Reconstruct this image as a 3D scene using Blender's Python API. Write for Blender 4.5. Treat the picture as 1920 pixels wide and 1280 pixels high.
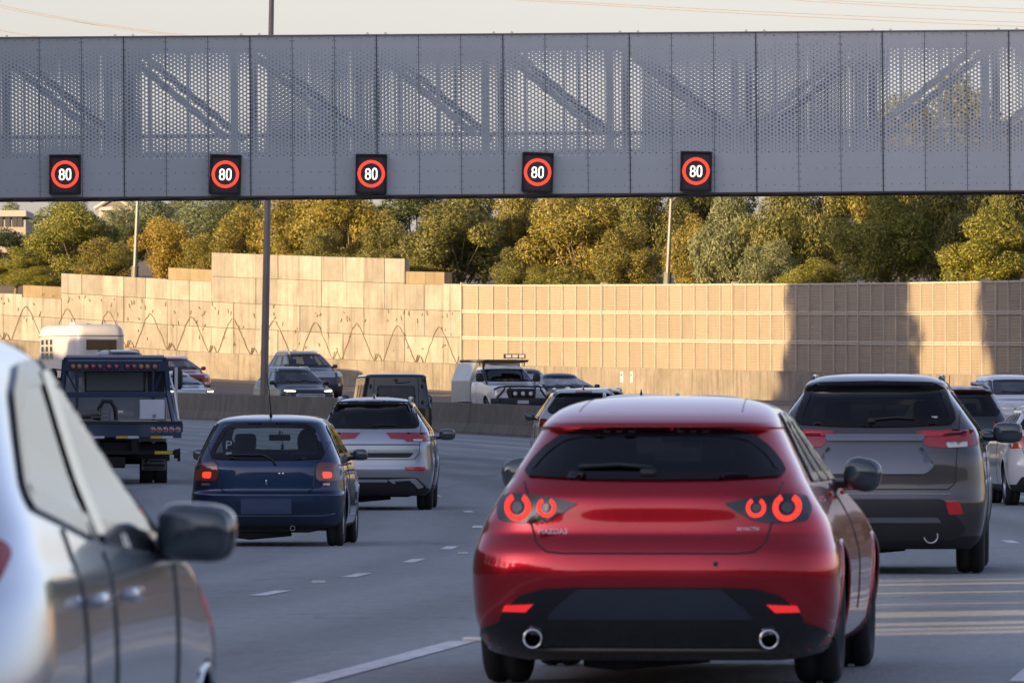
import bpy, bmesh, math, random
import numpy as np
from mathutils import Vector, Matrix
from mathutils.bvhtree import BVHTree
from mathutils.geometry import delaunay_2d_cdt

random.seed(7)
RNG = np.random.default_rng(11)
SC = bpy.context.scene
COL = SC.collection
for o in list(bpy.data.objects):
    bpy.data.objects.remove(o)

# ------------------------------------------------------------------ camera, sky, sun, exposure
F = 15000.0            # focal length in photo pixels (1920 wide)
H = 1.3                # eye height
YH = 783.0             # horizon row in the photo
cam_data = bpy.data.cameras.new('camera')
cam = bpy.data.objects.new('camera', cam_data)
COL.objects.link(cam)
cam_data.sensor_width = 36.0
cam_data.lens = F / 1920.0 * 36.0
cam_data.clip_start = 1.0
cam_data.clip_end = 6000.0
cam.location = (0, 0, H)
cam.rotation_euler = (math.radians(90) + math.atan((YH - 640.0) / F), 0, 0)
cam_data.dof.use_dof = True
cam_data.dof.focus_distance = 125.0
cam_data.dof.aperture_fstop = (cam_data.lens / 1000.0) / 0.017
SC.camera = cam

SUN_AZ = math.atan2(-0.80, -0.60)      # direction towards the sun, measured from +Y to +X
SUN_EL = math.radians(8.5)
to_sun = Vector((math.sin(SUN_AZ) * math.cos(SUN_EL), math.cos(SUN_AZ) * math.cos(SUN_EL), math.sin(SUN_EL)))
world = bpy.data.worlds.new('World')
SC.world = world
world.use_nodes = True
wn = world.node_tree
for n in list(wn.nodes):
    wn.nodes.remove(n)
sky = wn.nodes.new('ShaderNodeTexSky')
sky.sky_type = 'NISHITA'
sky.sun_disc = False
sky.sun_elevation = SUN_EL
sky.sun_rotation = SUN_AZ % (2 * math.pi)
sky.air_density = 1.0
sky.dust_density = 1.6
sky.ozone_density = 1.0
bgn = wn.nodes.new('ShaderNodeBackground')
bgn.inputs['Strength'].default_value = 0.105
wo = wn.nodes.new('ShaderNodeOutputWorld')
whs = wn.nodes.new('ShaderNodeHueSaturation')     # thin high haze: the sky is almost colourless
whs.inputs['Saturation'].default_value = 0.66
wtint = wn.nodes.new('ShaderNodeMix'); wtint.data_type = 'RGBA'; wtint.blend_type = 'MULTIPLY'
wtint.inputs[0].default_value = 1.0; wtint.inputs[7].default_value = (0.985, 0.965, 1.24, 1)
wn.links.new(sky.outputs[0], whs.inputs['Color'])
wn.links.new(whs.outputs[0], wtint.inputs[6])
wn.links.new(wtint.outputs[2], bgn.inputs[0])
wn.links.new(bgn.outputs[0], wo.inputs[0])

sd = bpy.data.lights.new('sun', 'SUN')
sd.energy = 4.5
sd.angle = math.radians(0.53)
sd.color = (1.0, 0.70, 0.36)
sun = bpy.data.objects.new('sun', sd)
COL.objects.link(sun)
sun.rotation_euler = to_sun.to_track_quat('Z', 'Y').to_euler()
sun.location = (-60, -60, 80)

SC.view_settings.view_transform = 'Standard'
SC.view_settings.look = 'None'
SC.view_settings.gamma = 1.0
SC.view_settings.exposure = 1.42
SC.cycles.use_denoising = True
SC.cycles.max_bounces = 8
SC.cycles.transparent_max_bounces = 24

# ------------------------------------------------------------------ helpers: curves and ground heights
def pchip(xs, ys):
    xs = np.asarray(xs, float); ys = np.asarray(ys, float)
    h = np.diff(xs); d = np.diff(ys) / h
    m = np.zeros_like(ys)
    for i in range(1, len(xs) - 1):
        if d[i - 1] * d[i] > 0:
            w1 = 2 * h[i] + h[i - 1]; w2 = h[i] + 2 * h[i - 1]
            m[i] = (w1 + w2) / (w1 / d[i - 1] + w2 / d[i])
    m[0] = d[0]; m[-1] = d[-1]
    def f(x):
        x = np.asarray(x, float)
        i = np.clip(np.searchsorted(xs, x) - 1, 0, len(xs) - 2)
        t = (x - xs[i]) / h[i]
        r = ((2*t**3 - 3*t**2 + 1) * ys[i] + (t**3 - 2*t**2 + t) * h[i] * m[i]
             + (-2*t**3 + 3*t**2) * ys[i+1] + (t**3 - t**2) * h[i] * m[i+1])
        r = np.where(x < xs[0], ys[0] + m[0] * (x - xs[0]), r)
        r = np.where(x > xs[-1], ys[-1] + m[-1] * (x - xs[-1]), r)
        return r
    return f

def base_x(Y):
    return 0.165 * Y - 0.0008 * Y * Y if Y > 0 else 0.165 * Y
def heading(Y):
    return 0.165 - 0.0016 * max(Y, 0)
zc = pchip([-400, 0, 40, 87, 121, 150, 181, 240, 279, 330, 400, 500], [0, 0, 0, -.1, -.1, .1, .27, .82, 1.24, 1.75, 2.4, 3.2])
U_BAR = 5.5
def bar_d(px):
    k = 0.165 - (px - 960) / F
    return (k + math.sqrt(k * k + 4 * 0.0008 * U_BAR)) / 0.0016
wall_d = pchip([-700, 0, 865, 1200, 1920, 2300, 3000, 4000, 5000, 6500], [372, 345, 320, 305, 268, 248, 212, 163, 130, 100])
wall_z = pchip([-700, 0, 450, 865, 1200, 1900, 2300, 3000, 4000, 5000, 6500], [4.4, 3.6, 2.87, 2.38, 2.13, 1.66, 1.5, 1.2, .9, .7, .6])
def PX(px, d):
    return (px - 960.0) / F * d
def onc_z(px, d):
    b = bar_d(px); w = float(wall_d(px))
    t = min(max((d - b) / (w - b), 0), 1)
    return float(zc(b)) * (1 - t) + float(wall_z(px)) * t
def road_z(px, d):
    return onc_z(px, d) if d > bar_d(px) else float(zc(d))
def zat(py, d):
    return H - (py - YH) * d / F

# ------------------------------------------------------------------ helpers: objects and meshes
def tag(o, label, cat, group=None, kind=None):
    o['label'] = label; o['category'] = cat
    if group: o['group'] = group
    if kind: o['kind'] = kind
    return o
def structure(o):
    o['kind'] = 'structure'
    return o
def empty(name, loc=(0, 0, 0), rz=0.0):
    o = bpy.data.objects.new(name, None)
    o.empty_display_size = 0.3
    COL.objects.link(o)
    o.location = loc; o.rotation_euler = (0, 0, rz)
    return o
def obj(name, verts, faces, mat, parent=None, smooth=False, mats=None):
    me = bpy.data.meshes.new(name)
    me.from_pydata([tuple(v) for v in verts], [], [tuple(int(i) for i in f) for f in faces])
    if mat is not None:
        me.materials.append(mat)
    if mats:
        for m in mats: me.materials.append(m)
    me.update()
    if smooth:
        me.polygons.foreach_set('use_smooth', [True] * len(me.polygons))
    o = bpy.data.objects.new(name, me)
    COL.objects.link(o)
    if parent is not None:
        o.parent = parent
    return o
def link_mesh(name, me, parent=None):
    o = bpy.data.objects.new(name, me)
    COL.objects.link(o)
    if parent is not None: o.parent = parent
    return o
class MB:
    """collects shapes that belong to one part"""
    def __init__(s): s.v = []; s.f = []
    def add(s, v, f):
        n = len(s.v); s.v += [tuple(p) for p in v]; s.f += [tuple(i + n for i in q) for q in f]; return s
    def box(s, c, size, rot=None, bev=0.0):
        hx, hy, hz = size[0]/2, size[1]/2, size[2]/2
        c = Vector(c)
        if bev <= 0:
            v = [Vector((sx*hx, sy*hy, sz*hz)) for sx in (-1,1) for sy in (-1,1) for sz in (-1,1)]
            f = [(0,1,3,2),(4,6,7,5),(0,4,5,1),(2,3,7,6),(0,2,6,4),(1,5,7,3)]
        else:
            bm = bmesh.new()
            bmesh.ops.create_cube(bm, size=1.0)
            for q in bm.verts: q.co = Vector((q.co.x*size[0], q.co.y*size[1], q.co.z*size[2]))
            bmesh.ops.bevel(bm, geom=bm.edges[:], offset=min(bev, min(size)*0.49), segments=2, profile=0.6, affect='EDGES')
            bm.verts.ensure_lookup_table(); bm.verts.index_update()
            v = [q.co.copy() for q in bm.verts]; f = [[q.index for q in p.verts] for p in bm.faces]
            bm.free()
        if rot is not None: v = [rot @ p for p in v]
        return s.add([p + c for p in v], f)
    def tube(s, pts, r, n=8, closed=False, r2=None):
        pts = [Vector(p) for p in pts]
        rings = []
        m = len(pts)
        prev = None
        for i, p in enumerate(pts):
            if closed: t = pts[(i+1) % m] - pts[i-1]
            else: t = pts[min(i+1, m-1)] - pts[max(i-1, 0)]
            t.normalize()
            up = Vector((0,0,1)) if abs(t.z) < 0.9 else Vector((0,1,0))
            if prev is not None and (prev - t * prev.dot(t)).length > 1e-3:
                a = (prev - t * prev.dot(t)).normalized()
            else:
                a = t.cross(up).normalized()
            prev = a
            b = t.cross(a)
            rr = r if r2 is None else r + (r2 - r) * i / max(m - 1, 1)
            rings.append([p + (a*math.cos(2*math.pi*k/n) + b*math.sin(2*math.pi*k/n)) * rr for k in range(n)])
        v = [q for ring in rings for q in ring]; f = []
        for i in range(m if closed else m - 1):
            j = (i+1) % m
            for k in range(n):
                f.append((i*n+k, i*n+(k+1)%n, j*n+(k+1)%n, j*n+k))
        if not closed:
            f.append(tuple(range(n))[::-1]); f.append(tuple((m-1)*n + k for k in range(n)))
        return s.add(v, f)
    def lathe(s, prof, c=(0,0,0), axis='x', n=32):
        c = Vector(c); v = []; f = []
        m = len(prof)
        for k in range(n):
            a = 2*math.pi*k/n
            for (h, r) in prof:
                if axis == 'x': p = Vector((h, r*math.cos(a), r*math.sin(a)))
                elif axis == 'y': p = Vector((r*math.cos(a), h, r*math.sin(a)))
                else: p = Vector((r*math.cos(a), r*math.sin(a), h))
                v.append(p + c)
        for k in range(n):
            j = (k+1) % n
            for i in range(m-1):
                f.append((k*m+i, k*m+i+1, j*m+i+1, j*m+i))
        return s.add(v, f)
    def ellipsoid(s, c, rad, n=3.0, nu=20, nv=12, rot=None):
        c = Vector(c); v = []; f = []
        def sp(x, e): return math.copysign(abs(x)**e, x)
        e = 2.0/n
        for i in range(nv+1):
            ph = -math.pi/2 + math.pi*i/nv
            for k in range(nu):
                th = 2*math.pi*k/nu
                p = Vector((rad[0]*sp(math.cos(ph),e)*sp(math.cos(th),e), rad[1]*sp(math.cos(ph),e)*sp(math.sin(th),e), rad[2]*sp(math.sin(ph),e)))
                if rot is not None: p = rot @ p
                v.append(p + c)
        for i in range(nv):
            for k in range(nu):
                f.append((i*nu+k, i*nu+(k+1)%nu, (i+1)*nu+(k+1)%nu, (i+1)*nu+k))
        return s.add(v, f)
    def build(s, name, mat, parent=None, smooth=False):
        return obj(name, s.v, s.f, mat, parent, smooth)

def smooth_by_angle(o, deg=40):
    me = o.data
    me.polygons.foreach_set('use_smooth', [True]*len(me.polygons))
    bm = bmesh.new(); bm.from_mesh(me)
    for e in bm.edges:
        if len(e.link_faces) == 2:
            e.smooth = e.calc_face_angle(0) < math.radians(deg)
    bm.to_mesh(me); bm.free()

# ------------------------------------------------------------------ helpers: materials
MATS = {}
class NT:
    def __init__(s, name):
        s.m = bpy.data.materials.new(name); s.m.use_nodes = True
        s.t = s.m.node_tree
        for n in list(s.t.nodes): s.t.nodes.remove(n)
        s.out = s.t.nodes.new('ShaderNodeOutputMaterial')
    def n(s, typ, **kw):
        q = s.t.nodes.new(typ)
        for k, v in kw.items():
            if k.startswith('_'): setattr(q, k[1:], v)
            else: q.inputs[k.replace('__', ' ')].default_value = v
        return q
    def l(s, a, b): s.t.links.new(a, b)
    def math(s, op, a, b=None, c=None):
        q = s.t.nodes.new('ShaderNodeMath'); q.operation = op
        for i, x in enumerate((a, b, c)):
            if x is None: continue
            if hasattr(x, 'is_output') or hasattr(x, 'node'): s.l(x, q.inputs[i])
            else: q.inputs[i].default_value = x
        return q.outputs[0]
    def ramp(s, fac, stops, interp='LINEAR'):
        q = s.t.nodes.new('ShaderNodeValToRGB'); q.color_ramp.interpolation = interp
        el = q.color_ramp.elements
        while len(el) < len(stops): el.new(0.5)
        for e, (p, c) in zip(el, stops):
            e.position = p; e.color = (c[0], c[1], c[2], 1)
        s.l(fac, q.inputs[0]); return q.outputs[0]
    def mix(s, fac, a, b, mode='MIX'):
        q = s.t.nodes.new('ShaderNodeMix'); q.data_type = 'RGBA'; q.blend_type = mode
        for i, x in ((0, fac), (6, a), (7, b)):
            if hasattr(x, 'node'): s.l(x, q.inputs[i])
            elif isinstance(x, (int, float)): q.inputs[i].default_value = x
            else: q.inputs[i].default_value = (x[0], x[1], x[2], 1)
        return q.outputs[2]
    def coord(s, which='Object'):
        return s.t.nodes.new('ShaderNodeTexCoord').outputs[which]
    def mapping(s, vec, scale=(1,1,1), loc=(0,0,0)):
        q = s.t.nodes.new('ShaderNodeMapping'); q.inputs['Scale'].default_value = scale; q.inputs['Location'].default_value = loc
        s.l(vec, q.inputs['Vector']); return q.outputs[0]
    def noise(s, vec, scale, detail=4, rough=0.55):
        q = s.t.nodes.new('ShaderNodeTexNoise'); q.inputs['Scale'].default_value = scale
        q.inputs['Detail'].default_value = detail; q.inputs['Roughness'].default_value = rough
        if vec is not None: s.l(vec, q.inputs['Vector'])
        return q.outputs[0]
    def bsdf(s, color=None, rough=0.5, metal=0.0, **kw):
        q = s.t.nodes.new('ShaderNodeBsdfPrincipled')
        if color is not None:
            if hasattr(color, 'node'): s.l(color, q.inputs['Base Color'])
            else: q.inputs['Base Color'].default_value = (color[0], color[1], color[2], 1)
        if hasattr(rough, 'node'): s.l(rough, q.inputs['Roughness'])
        else: q.inputs['Roughness'].default_value = rough
        q.inputs['Metallic'].default_value = metal
        for k, v in kw.items(): q.inputs[k.replace('__', ' ')].default_value = v
        return q
    def bump(s, height, strength=0.3, dist=0.02):
        q = s.t.nodes.new('ShaderNodeBump'); q.inputs['Strength'].default_value = strength; q.inputs['Distance'].default_value = dist
        s.l(height, q.inputs['Height']); return q.outputs[0]
    def done(s, shader):
        s.l(shader if hasattr(shader, 'node') else shader.outputs[0], s.out.inputs[0]); return s.m

def plain(name, col, rough=0.5, metal=0.0, var=0.12, scale=6.0, coat=0.0):
    t = NT(name)
    nz = t.noise(t.coord(), scale, 5)
    c = t.mix(nz, [x*(1-var) for x in col], [min(1, x*(1+var)) for x in col])
    b = t.bsdf(c, rough, metal)
    if coat: b.inputs['Coat Weight'].default_value = coat; b.inputs['Coat Roughness'].default_value = 0.04
    return t.done(b)
def paint(name, col, metal=0.35, rough=0.32, coat=1.0):
    # car paint: flaky base under a clear coat, dusty low down, dull lining inside
    t = NT(name)
    co = t.coord()
    fl = t.noise(co, 3.0, 3)
    c = t.mix(fl, [x*0.93 for x in col], [min(1, x*1.06) for x in col])
    # road dust low on the panels
    sep = t.n('ShaderNodeSeparateXYZ'); t.l(co, sep.inputs[0])
    low = t.ramp(sep.outputs[2], [(0.0, (1,1,1)), (0.55, (0,0,0))])
    dn = t.math('MULTIPLY', t.noise(co, 9.0, 6, .7), low)
    dn = t.math('MULTIPLY', dn, 0.35)
    c = t.mix(dn, c, (0.16, 0.14, 0.12))
    r = t.math('ADD', t.math('MULTIPLY', dn, 0.8), rough)
    b = t.bsdf(c, r, metal)
    b.inputs['Coat Weight'].default_value = coat; b.inputs['Coat Roughness'].default_value = 0.035
    inner = t.bsdf((0.02, 0.02, 0.022), 0.8)
    g = t.n('ShaderNodeNewGeometry')
    mx = t.n('ShaderNodeMixShader')
    t.l(g.outputs['Backfacing'], mx.inputs[0]); t.l(b.outputs[0], mx.inputs[1]); t.l(inner.outputs[0], mx.inputs[2])
    return t.done(mx)
def glass(name, tint, refl_add=0.03, rough=0.015):
    t = NT(name)
    fr = t.n('ShaderNodeFresnel'); gg = t.n('ShaderNodeNewGeometry')
    t.l(t.math('ADD', t.math('MULTIPLY', gg.outputs['Backfacing'], 1/1.55 - 1.55), 1.55), fr.inputs['IOR'])   # a thin pane: the same from both sides
    f = t.math('ADD', fr.outputs[0], refl_add)
    tr = t.n('ShaderNodeBsdfTransparent'); tr.inputs[0].default_value = (*tint, 1)
    gl = t.n('ShaderNodeBsdfGlossy'); gl.inputs['Roughness'].default_value = rough; gl.inputs[0].default_value = (.95, .97, 1, 1)
    mx = t.n('ShaderNodeMixShader')
    t.l(f, mx.inputs[0]); t.l(tr.outputs[0], mx.inputs[1]); t.l(gl.outputs[0], mx.inputs[2])
    return t.done(mx)
def lamp_glass(name, col, emit=0.0, ecol=None, rough=0.12):
    t = NT(name)
    co = t.coord()
    w = t.n('ShaderNodeTexWave'); w.inputs['Scale'].default_value = 26; t.l(co, w.inputs[0])
    c = t.mix(w.outputs[1], [x*0.7 for x in col], [min(1, x*1.25) for x in col])
    b = t.bsdf(c, rough); b.inputs['Coat Weight'].default_value = 1.0; b.inputs['Coat Roughness'].default_value = 0.03
    if emit:
        e = ecol or col
        b.inputs['Emission Color'].default_value = (*e, 1); b.inputs['Emission Strength'].default_value = emit
    return t.done(b)
def emissive(name, col, s):
    t = NT(name)
    e = t.n('ShaderNodeEmission'); e.inputs[0].default_value = (*col, 1); e.inputs[1].default_value = s
    return t.done(e)
# ------------------------------------------------------------------ setting materials
def m_asphalt(name, dark, light):
    t = NT(name)
    uv = t.coord('UV')
    tracks = t.noise(t.mapping(uv, (0.55, 0.012, 1)), 1.0, 4, .6)
    patches = t.noise(t.mapping(uv, (0.12, 0.03, 1)), 1.0, 5, .6)
    grain = t.noise(t.mapping(uv, (1, 0.22, 1)), 13.0, 6, .85)
    coarse = t.noise(t.mapping(uv, (1, .5, 1)), 3.0, 6, .7)
    a = t.math('ADD', t.math('MULTIPLY', tracks, .45), t.math('MULTIPLY', patches, .3))
    a = t.math('ADD', a, t.math('MULTIPLY', grain, .62))
    a = t.math('ADD', a, t.math('MULTIPLY', coarse, .2))
    c = t.ramp(a, [(0.50, dark), (1.02, light)])
    sp_ = t.n('ShaderNodeSeparateXYZ'); t.l(uv, sp_.inputs[0])
    wv = t.math('COSINE', t.math('MULTIPLY', t.math('ADD', sp_.outputs[0], t.math('MULTIPLY', patches, .5)), 2*math.pi/1.75))
    c = t.mix(t.math('MULTIPLY', t.math('ADD', t.math('MULTIPLY', wv, .5), .5), .30), c, [x*.55 for x in dark])
    oil = t.ramp(t.noise(t.mapping(uv, (.9, .10, 1)), 1.0, 5, .65), [(.56,(0,0,0)),(.72,(1,1,1))])
    c = t.mix(t.math('MULTIPLY', oil, .35), c, [x*.45 for x in dark])
    # tar-filled cracks across the lanes
    v = t.n('ShaderNodeTexVoronoi'); v.feature = 'DISTANCE_TO_EDGE'; v.inputs['Scale'].default_value = 1.0
    wob = t.noise(uv, .9, 3)
    mp = t.n('ShaderNodeVectorMath', _operation='ADD'); t.l(t.mapping(uv, (0.03, 0.085, 1)), mp.inputs[0]); t.l(wob, mp.inputs[1])
    t.l(mp.outputs[0], v.inputs['Vector'])
    cr = t.ramp(v.outputs['Distance'], [(0.0, (1,1,1)), (0.004, (0,0,0))])
    c = t.mix(t.math('MULTIPLY', cr, .55), c, (0.03, .03, .032))
    b = t.bsdf(c, 0.78)
    b.inputs['Specular IOR Level'].default_value = 0.35
    rough_ = t.noise(t.mapping(uv, (1, 1, 1)), 38.0, 2, .6)
    t.l(t.bump(t.math('ADD', t.math('MULTIPLY', grain, .5), rough_), .9, .03), b.inputs['Normal'])
    return t.done(b)
M_ASPH = m_asphalt('asphalt', (0.19, .202, .200), (0.42, .44, .435))
M_ASPH2 = m_asphalt('asphalt_old', (0.13, .115, .10), (0.24, .21, .18))
def m_line():
    t = NT('road_paint')
    co = t.coord()
    n = t.noise(co, 7.0, 6, .75)
    c = t.ramp(n, [(0.33, (.25,.25,.25)), (0.5, (.62,.62,.60)), (.8, (.75,.75,.72))])
    return t.done(t.bsdf(c, .6))
M_LINE = m_line()
def m_concrete(name, c0, c1, stain, tone=.22, streak=1.0, zscale=.18):
    t = NT(name)
    co = t.coord()
    g = t.n('ShaderNodeNewGeometry')
    big = t.ramp(t.noise(co, .9, 7, .72), [(.34,(0,0,0)),(.66,(1,1,1))])
    st = t.noise(t.mapping(co, (3.2, 3.2, zscale)), 1.6, 6, .65)
    fine = t.noise(co, 16, 5, .7)
    c = t.mix(big, c0, c1)
    isl = t.math('ADD', t.math('MULTIPLY', g.outputs['Random Per Island'], tone), 1 - tone*.75)
    hsv = t.n('ShaderNodeHueSaturation'); t.l(isl, hsv.inputs['Value']); t.l(c, hsv.inputs['Color'])
    sf = t.ramp(st, [(0.5, (0,0,0)), (0.75, (1,1,1))])
    c = t.mix(t.math('MULTIPLY', sf, .55*streak), hsv.outputs[0], stain)
    sp = t.ramp(fine, [(0.62, (0,0,0)), (.78, (1,1,1))])
    c = t.mix(t.math('MULTIPLY', sp, .35), c, stain)
    b = t.bsdf(c, .85)
    t.l(t.bump(fine, .25, .02), b.inputs['Normal'])
    return t.done(b)
M_WALL = m_concrete('weathered_concrete', (0.204,0.184,0.153), (0.306,0.279,0.238), (0.102,0.082,0.058), .34, 1.6)
M_COPE = m_concrete('mossy_concrete', (0.165,0.129,0.069), (0.218,0.175,0.106), (0.079,0.063,0.033))
M_BAND = m_concrete('stained_concrete', (0.146,0.126,0.098), (0.235,0.207,0.168), (0.050,0.039,0.028), 0.1, 1.6, .3)
M_BARR = m_concrete('barrier_concrete', (.125,.108,.082), (.205,.178,.138), (.05,.043,.034), 0.12, 1.3, .25)
M_FRAME = plain('pale_frame', (.37,.335,.28), .7, var=.2, scale=2)
def m_acoustic():
    t = NT('ribbed_panel')
    co = t.coord()
    g = t.n('ShaderNodeNewGeometry')
    sep = t.n('ShaderNodeSeparateXYZ'); t.l(co, sep.inputs[0])
    rib = t.math('SINE', t.math('MULTIPLY', sep.outputs[2], 2*math.pi/0.105))
    rib = t.math('ADD', t.math('MULTIPLY', rib, .5), .5)
    big = t.noise(co, .5, 5, .6); st = t.noise(t.mapping(co, (2, 2, .4)), 1.4, 6, .7)
    c = t.mix(big, (.205,.170,.125), (.26,.22,.165))
    isl = t.math('ADD', t.math('MULTIPLY', g.outputs['Random Per Island'], .16), .9)
    hsv = t.n('ShaderNodeHueSaturation'); t.l(isl, hsv.inputs['Value']); t.l(c, hsv.inputs['Color'])
    c = t.mix(t.ramp(st, [(0.5, (0,0,0)), (.8, (.6,.6,.6))]), hsv.outputs[0], (.17,.125,.08))
    b = t.bsdf(c, .8)
    t.l(t.bump(rib, .4, .03), b.inputs['Normal'])
    return t.done(b)
M_ACOU = m_acoustic()
M_DARKREL = plain('mossy_relief', (.175,.135,.085), .9, var=.35, scale=5)
M_STEEL = plain('galvanised_steel', (.13,.125,.115), .5, .35, .18, 3)
M_POLE_D = plain('weathered_steel', (.20,.17,.145), .6, .1, .25, 2)
M_GROUND = plain('dry_ground', (.20,.17,.10), .95, var=.35, scale=.3)
M_SOIL = plain('bark_mulch', (.13,.10,.06), .95, var=.4, scale=.8)

# ------------------------------------------------------------------ ground, roads
def grid_mesh(name, rows, mat, uv=None, smooth=True, parent=None):
    n = len(rows[0]); v = [p for r in rows for p in r]; f = []
    for i in range(len(rows) - 1):
        for k in range(n - 1):
            f.append((i*n+k, i*n+k+1, (i+1)*n+k+1, (i+1)*n+k))
    o = obj(name, v, f, mat, parent, smooth)
    if uv is not None:
        fl = [q for r in uv for q in r]
        lay = o.data.uv_layers.new(name='UVMap')
        for lp in o.data.loops:
            lay.data[lp.index].uv = fl[lp.vertex_index]
    return o
structure(obj('ground', [(-3000,-1500,-2.2),(3000,-1500,-2.2),(3000,4500,-2.2),(-3000,4500,-2.2)], [(0,1,2,3)], M_GROUND))
Ys = [-400,-250,-150,-100,-60,-30] + [y for y in np.arange(-10, 440, 5)]
us = np.linspace(-19.5, U_BAR, 26)
rows = [[(u + base_x(Y), Y, float(zc(Y))) for u in us] for Y in Ys]
structure(grid_mesh('road', rows, M_ASPH, [[(u, Y) for u in us] for Y in Ys]))
PXS = [-900,-700,-500,-300,-150,0,150,300,450,600,750,865,950,1050,1200,1350,1500,1700,1920,2300,2700,3200,4000,5000,6500]
rows = []; uvs = []
for px in PXS:
    b = bar_d(px); w = float(wall_d(px)); r = []; q = []
    for t in np.linspace(0, 1, 14):
        d = b + (w - b) * t
        r.append((PX(px, d), d, onc_z(px, d) + (0 if t else 0.0))); q.append((t*22, px*0.08))
    rows.append(r); uvs.append(q)
structure(grid_mesh('oncoming_road', rows, M_ASPH2, uvs))
# lane lines: thin sheets just above the asphalt
def strip(mb, u, y0, y1, w, dz=.005):
    n = max(2, int((y1-y0)/2)+1); ys = np.linspace(y0, y1, n); v = []; f = []
    for y in ys:
        for s in (-1, 1):
            v.append((u + s*w/2 + base_x(y), y, float(zc(y)) + dz))
    for i in range(n-1): f.append((2*i, 2*i+1, 2*i+3, 2*i+2))
    mb.add(v, f)
mb = MB()
for u, off in ((-8.95, 60.2), (-12.5, 61), (-2.75, 39.4)):
    y = off - 8.3 * 10
    while y < 400:
        if y > -60: strip(mb, u, y, y + 2.1, .13)
        y += 8.3 if y < 84 else 16.6
strip(mb, -6.25, 20, 46.7, .16); strip(mb, -6.25, 62, 66, .14)
y = 74.0
while y < 400:
    strip(mb, -6.25, y, y + 2.1, .13); y += 16.6
strip(mb, 0.85, -60, 420, .12); strip(mb, 4.0, -60, 420, .12); strip(mb, -18.6, -60, 420, .12)
o = mb.build('road_markings', M_LINE); o['kind'] = 'structure'
mb = MB()
for px0, px1 in zip(PXS[:-1], PXS[1:]):
    for t in (0.10, 0.93):
        q = []
        for px in (px0, px1):
            b = bar_d(px); w = float(wall_d(px)); d = b + (w-b)*t; d2 = b + (w-b)*t + .5
            q += [(PX(px, d), d, onc_z(px, d) + .006), (PX(px, d2), d2, onc_z(px, d2) + .006)]
        mb.add(q, [(0, 2, 3, 1)])
o = mb.build('oncoming_markings', M_LINE); o['kind'] = 'structure'
# raised reflective markers between the dashes
k = 0
M_RPM = plain('marker_white', (.55,.55,.52), .4)
mk = MB(); mk.box((0,0,.011), (.11,.10,.022), bev=.008)
mk_me = None
for px, py in ((597,1080), (885,1199), (335,1125), (868,1021)):
    d = 15000*H/(py-YH)
    if mk_me is None:
        o = mk.build('road_marker', M_RPM); mk_me = o.data
    else:
        o = link_mesh('road_marker', mk_me)
    o.location = (PX(px, d), d, float(zc(d)) + .001)
    tag(o, ['small white raised road marker between two dashes of the broken lane line', 'white raised road marker at the end of the solid line beside the red hatchback',
            'small white raised road marker beside the door of the nearest pale car', 'small white raised road marker on the lane behind the silver SUV, beside the red hatchback'][k], 'road marker', 'raised markers along the lane lines'); k += 1

# ------------------------------------------------------------------ concrete median barrier
Yb = list(np.arange(-60, 430, 3.0))
prof = [(-.30,0),(-.30,.08),(-.165,.34),(-.11,.93),(.11,.93),(.165,.34),(.30,.08),(.30,0)]
v = []; f = []
for i in range(len(Yb)-1):
    y0, y1 = Yb[i]+.012, Yb[i+1]-.012
    n0 = len(v)
    for y in (y0, y1):
        for a, z in prof:
            v.append((U_BAR + a + base_x(y), y, float(zc(y)) + z - .02))
    for k2 in range(7): f.append((n0+k2, n0+k2+1, n0+8+k2+1, n0+8+k2))
    f.append(tuple(n0+j for j in range(8))[::-1]); f.append(tuple(n0+8+j for j in range(8)))
tag(obj('concrete_barrier', v, f, M_BARR), 'long dark concrete median barrier with sloping foot between the carriageways', 'barrier')

# ------------------------------------------------------------------ noise walls on the far side
wp = np.arange(-520, 6500, 4.0)
wX = np.array([PX(p, float(wall_d(p))) for p in wp]); wY = np.array([float(wall_d(p)) for p in wp]); wZ = np.array([float(wall_z(p)) for p in wp])
ws = np.concatenate([[0], np.cumsum(np.hypot(np.diff(wX), np.diff(wY)))])
def W_at(s):
    return np.interp(s, ws, wX), np.interp(s, ws, wY), np.interp(s, ws, wZ)
def s_of(px): return float(np.interp(px, wp, ws))
def px_of(s): return float(np.interp(s, ws, wp))
def W_frame(s):
    x, y, z = W_at(s); x1, y1, _ = W_at(s + .5); x0, y0, _ = W_at(s - .5)
    t = Vector((x1-x0, y1-y0, 0)).normalized(); n = Vector((t.y, -t.x, 0))
    if n.y > 0: n = -n
    return Vector((x, y, z)), t, n
def wall_box(mb, s0, s1, z0, z1, d0, d1, gap=.008):
    """box along the wall: z relative to the wall base at each end, d = distance out of the wall plane"""
    s0 += gap; s1 -= gap
    v = []
    for s in (s0, s1):
        p, t, n = W_frame(s)
        for z in (z0, z1):
            for d in (d0, d1):
                v.append(p + n*d + Vector((0,0,z)))
    mb.add(v, [(0,1,3,2),(4,6,7,5),(0,4,5,1),(2,3,7,6),(0,2,6,4),(1,5,7,3)])
BAND = 1.07
# the low concrete barrier at the foot of both walls
mb = MB(); s = s_of(-500)
while s < s_of(6300):
    wall_box(mb, s, s+6.0, -.4, BAND, -.3, .22, .01); s += 6.0
tag(mb.build('wall_barrier', M_BAND), 'low stained concrete barrier running along the foot of the noise walls', 'barrier')
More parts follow.
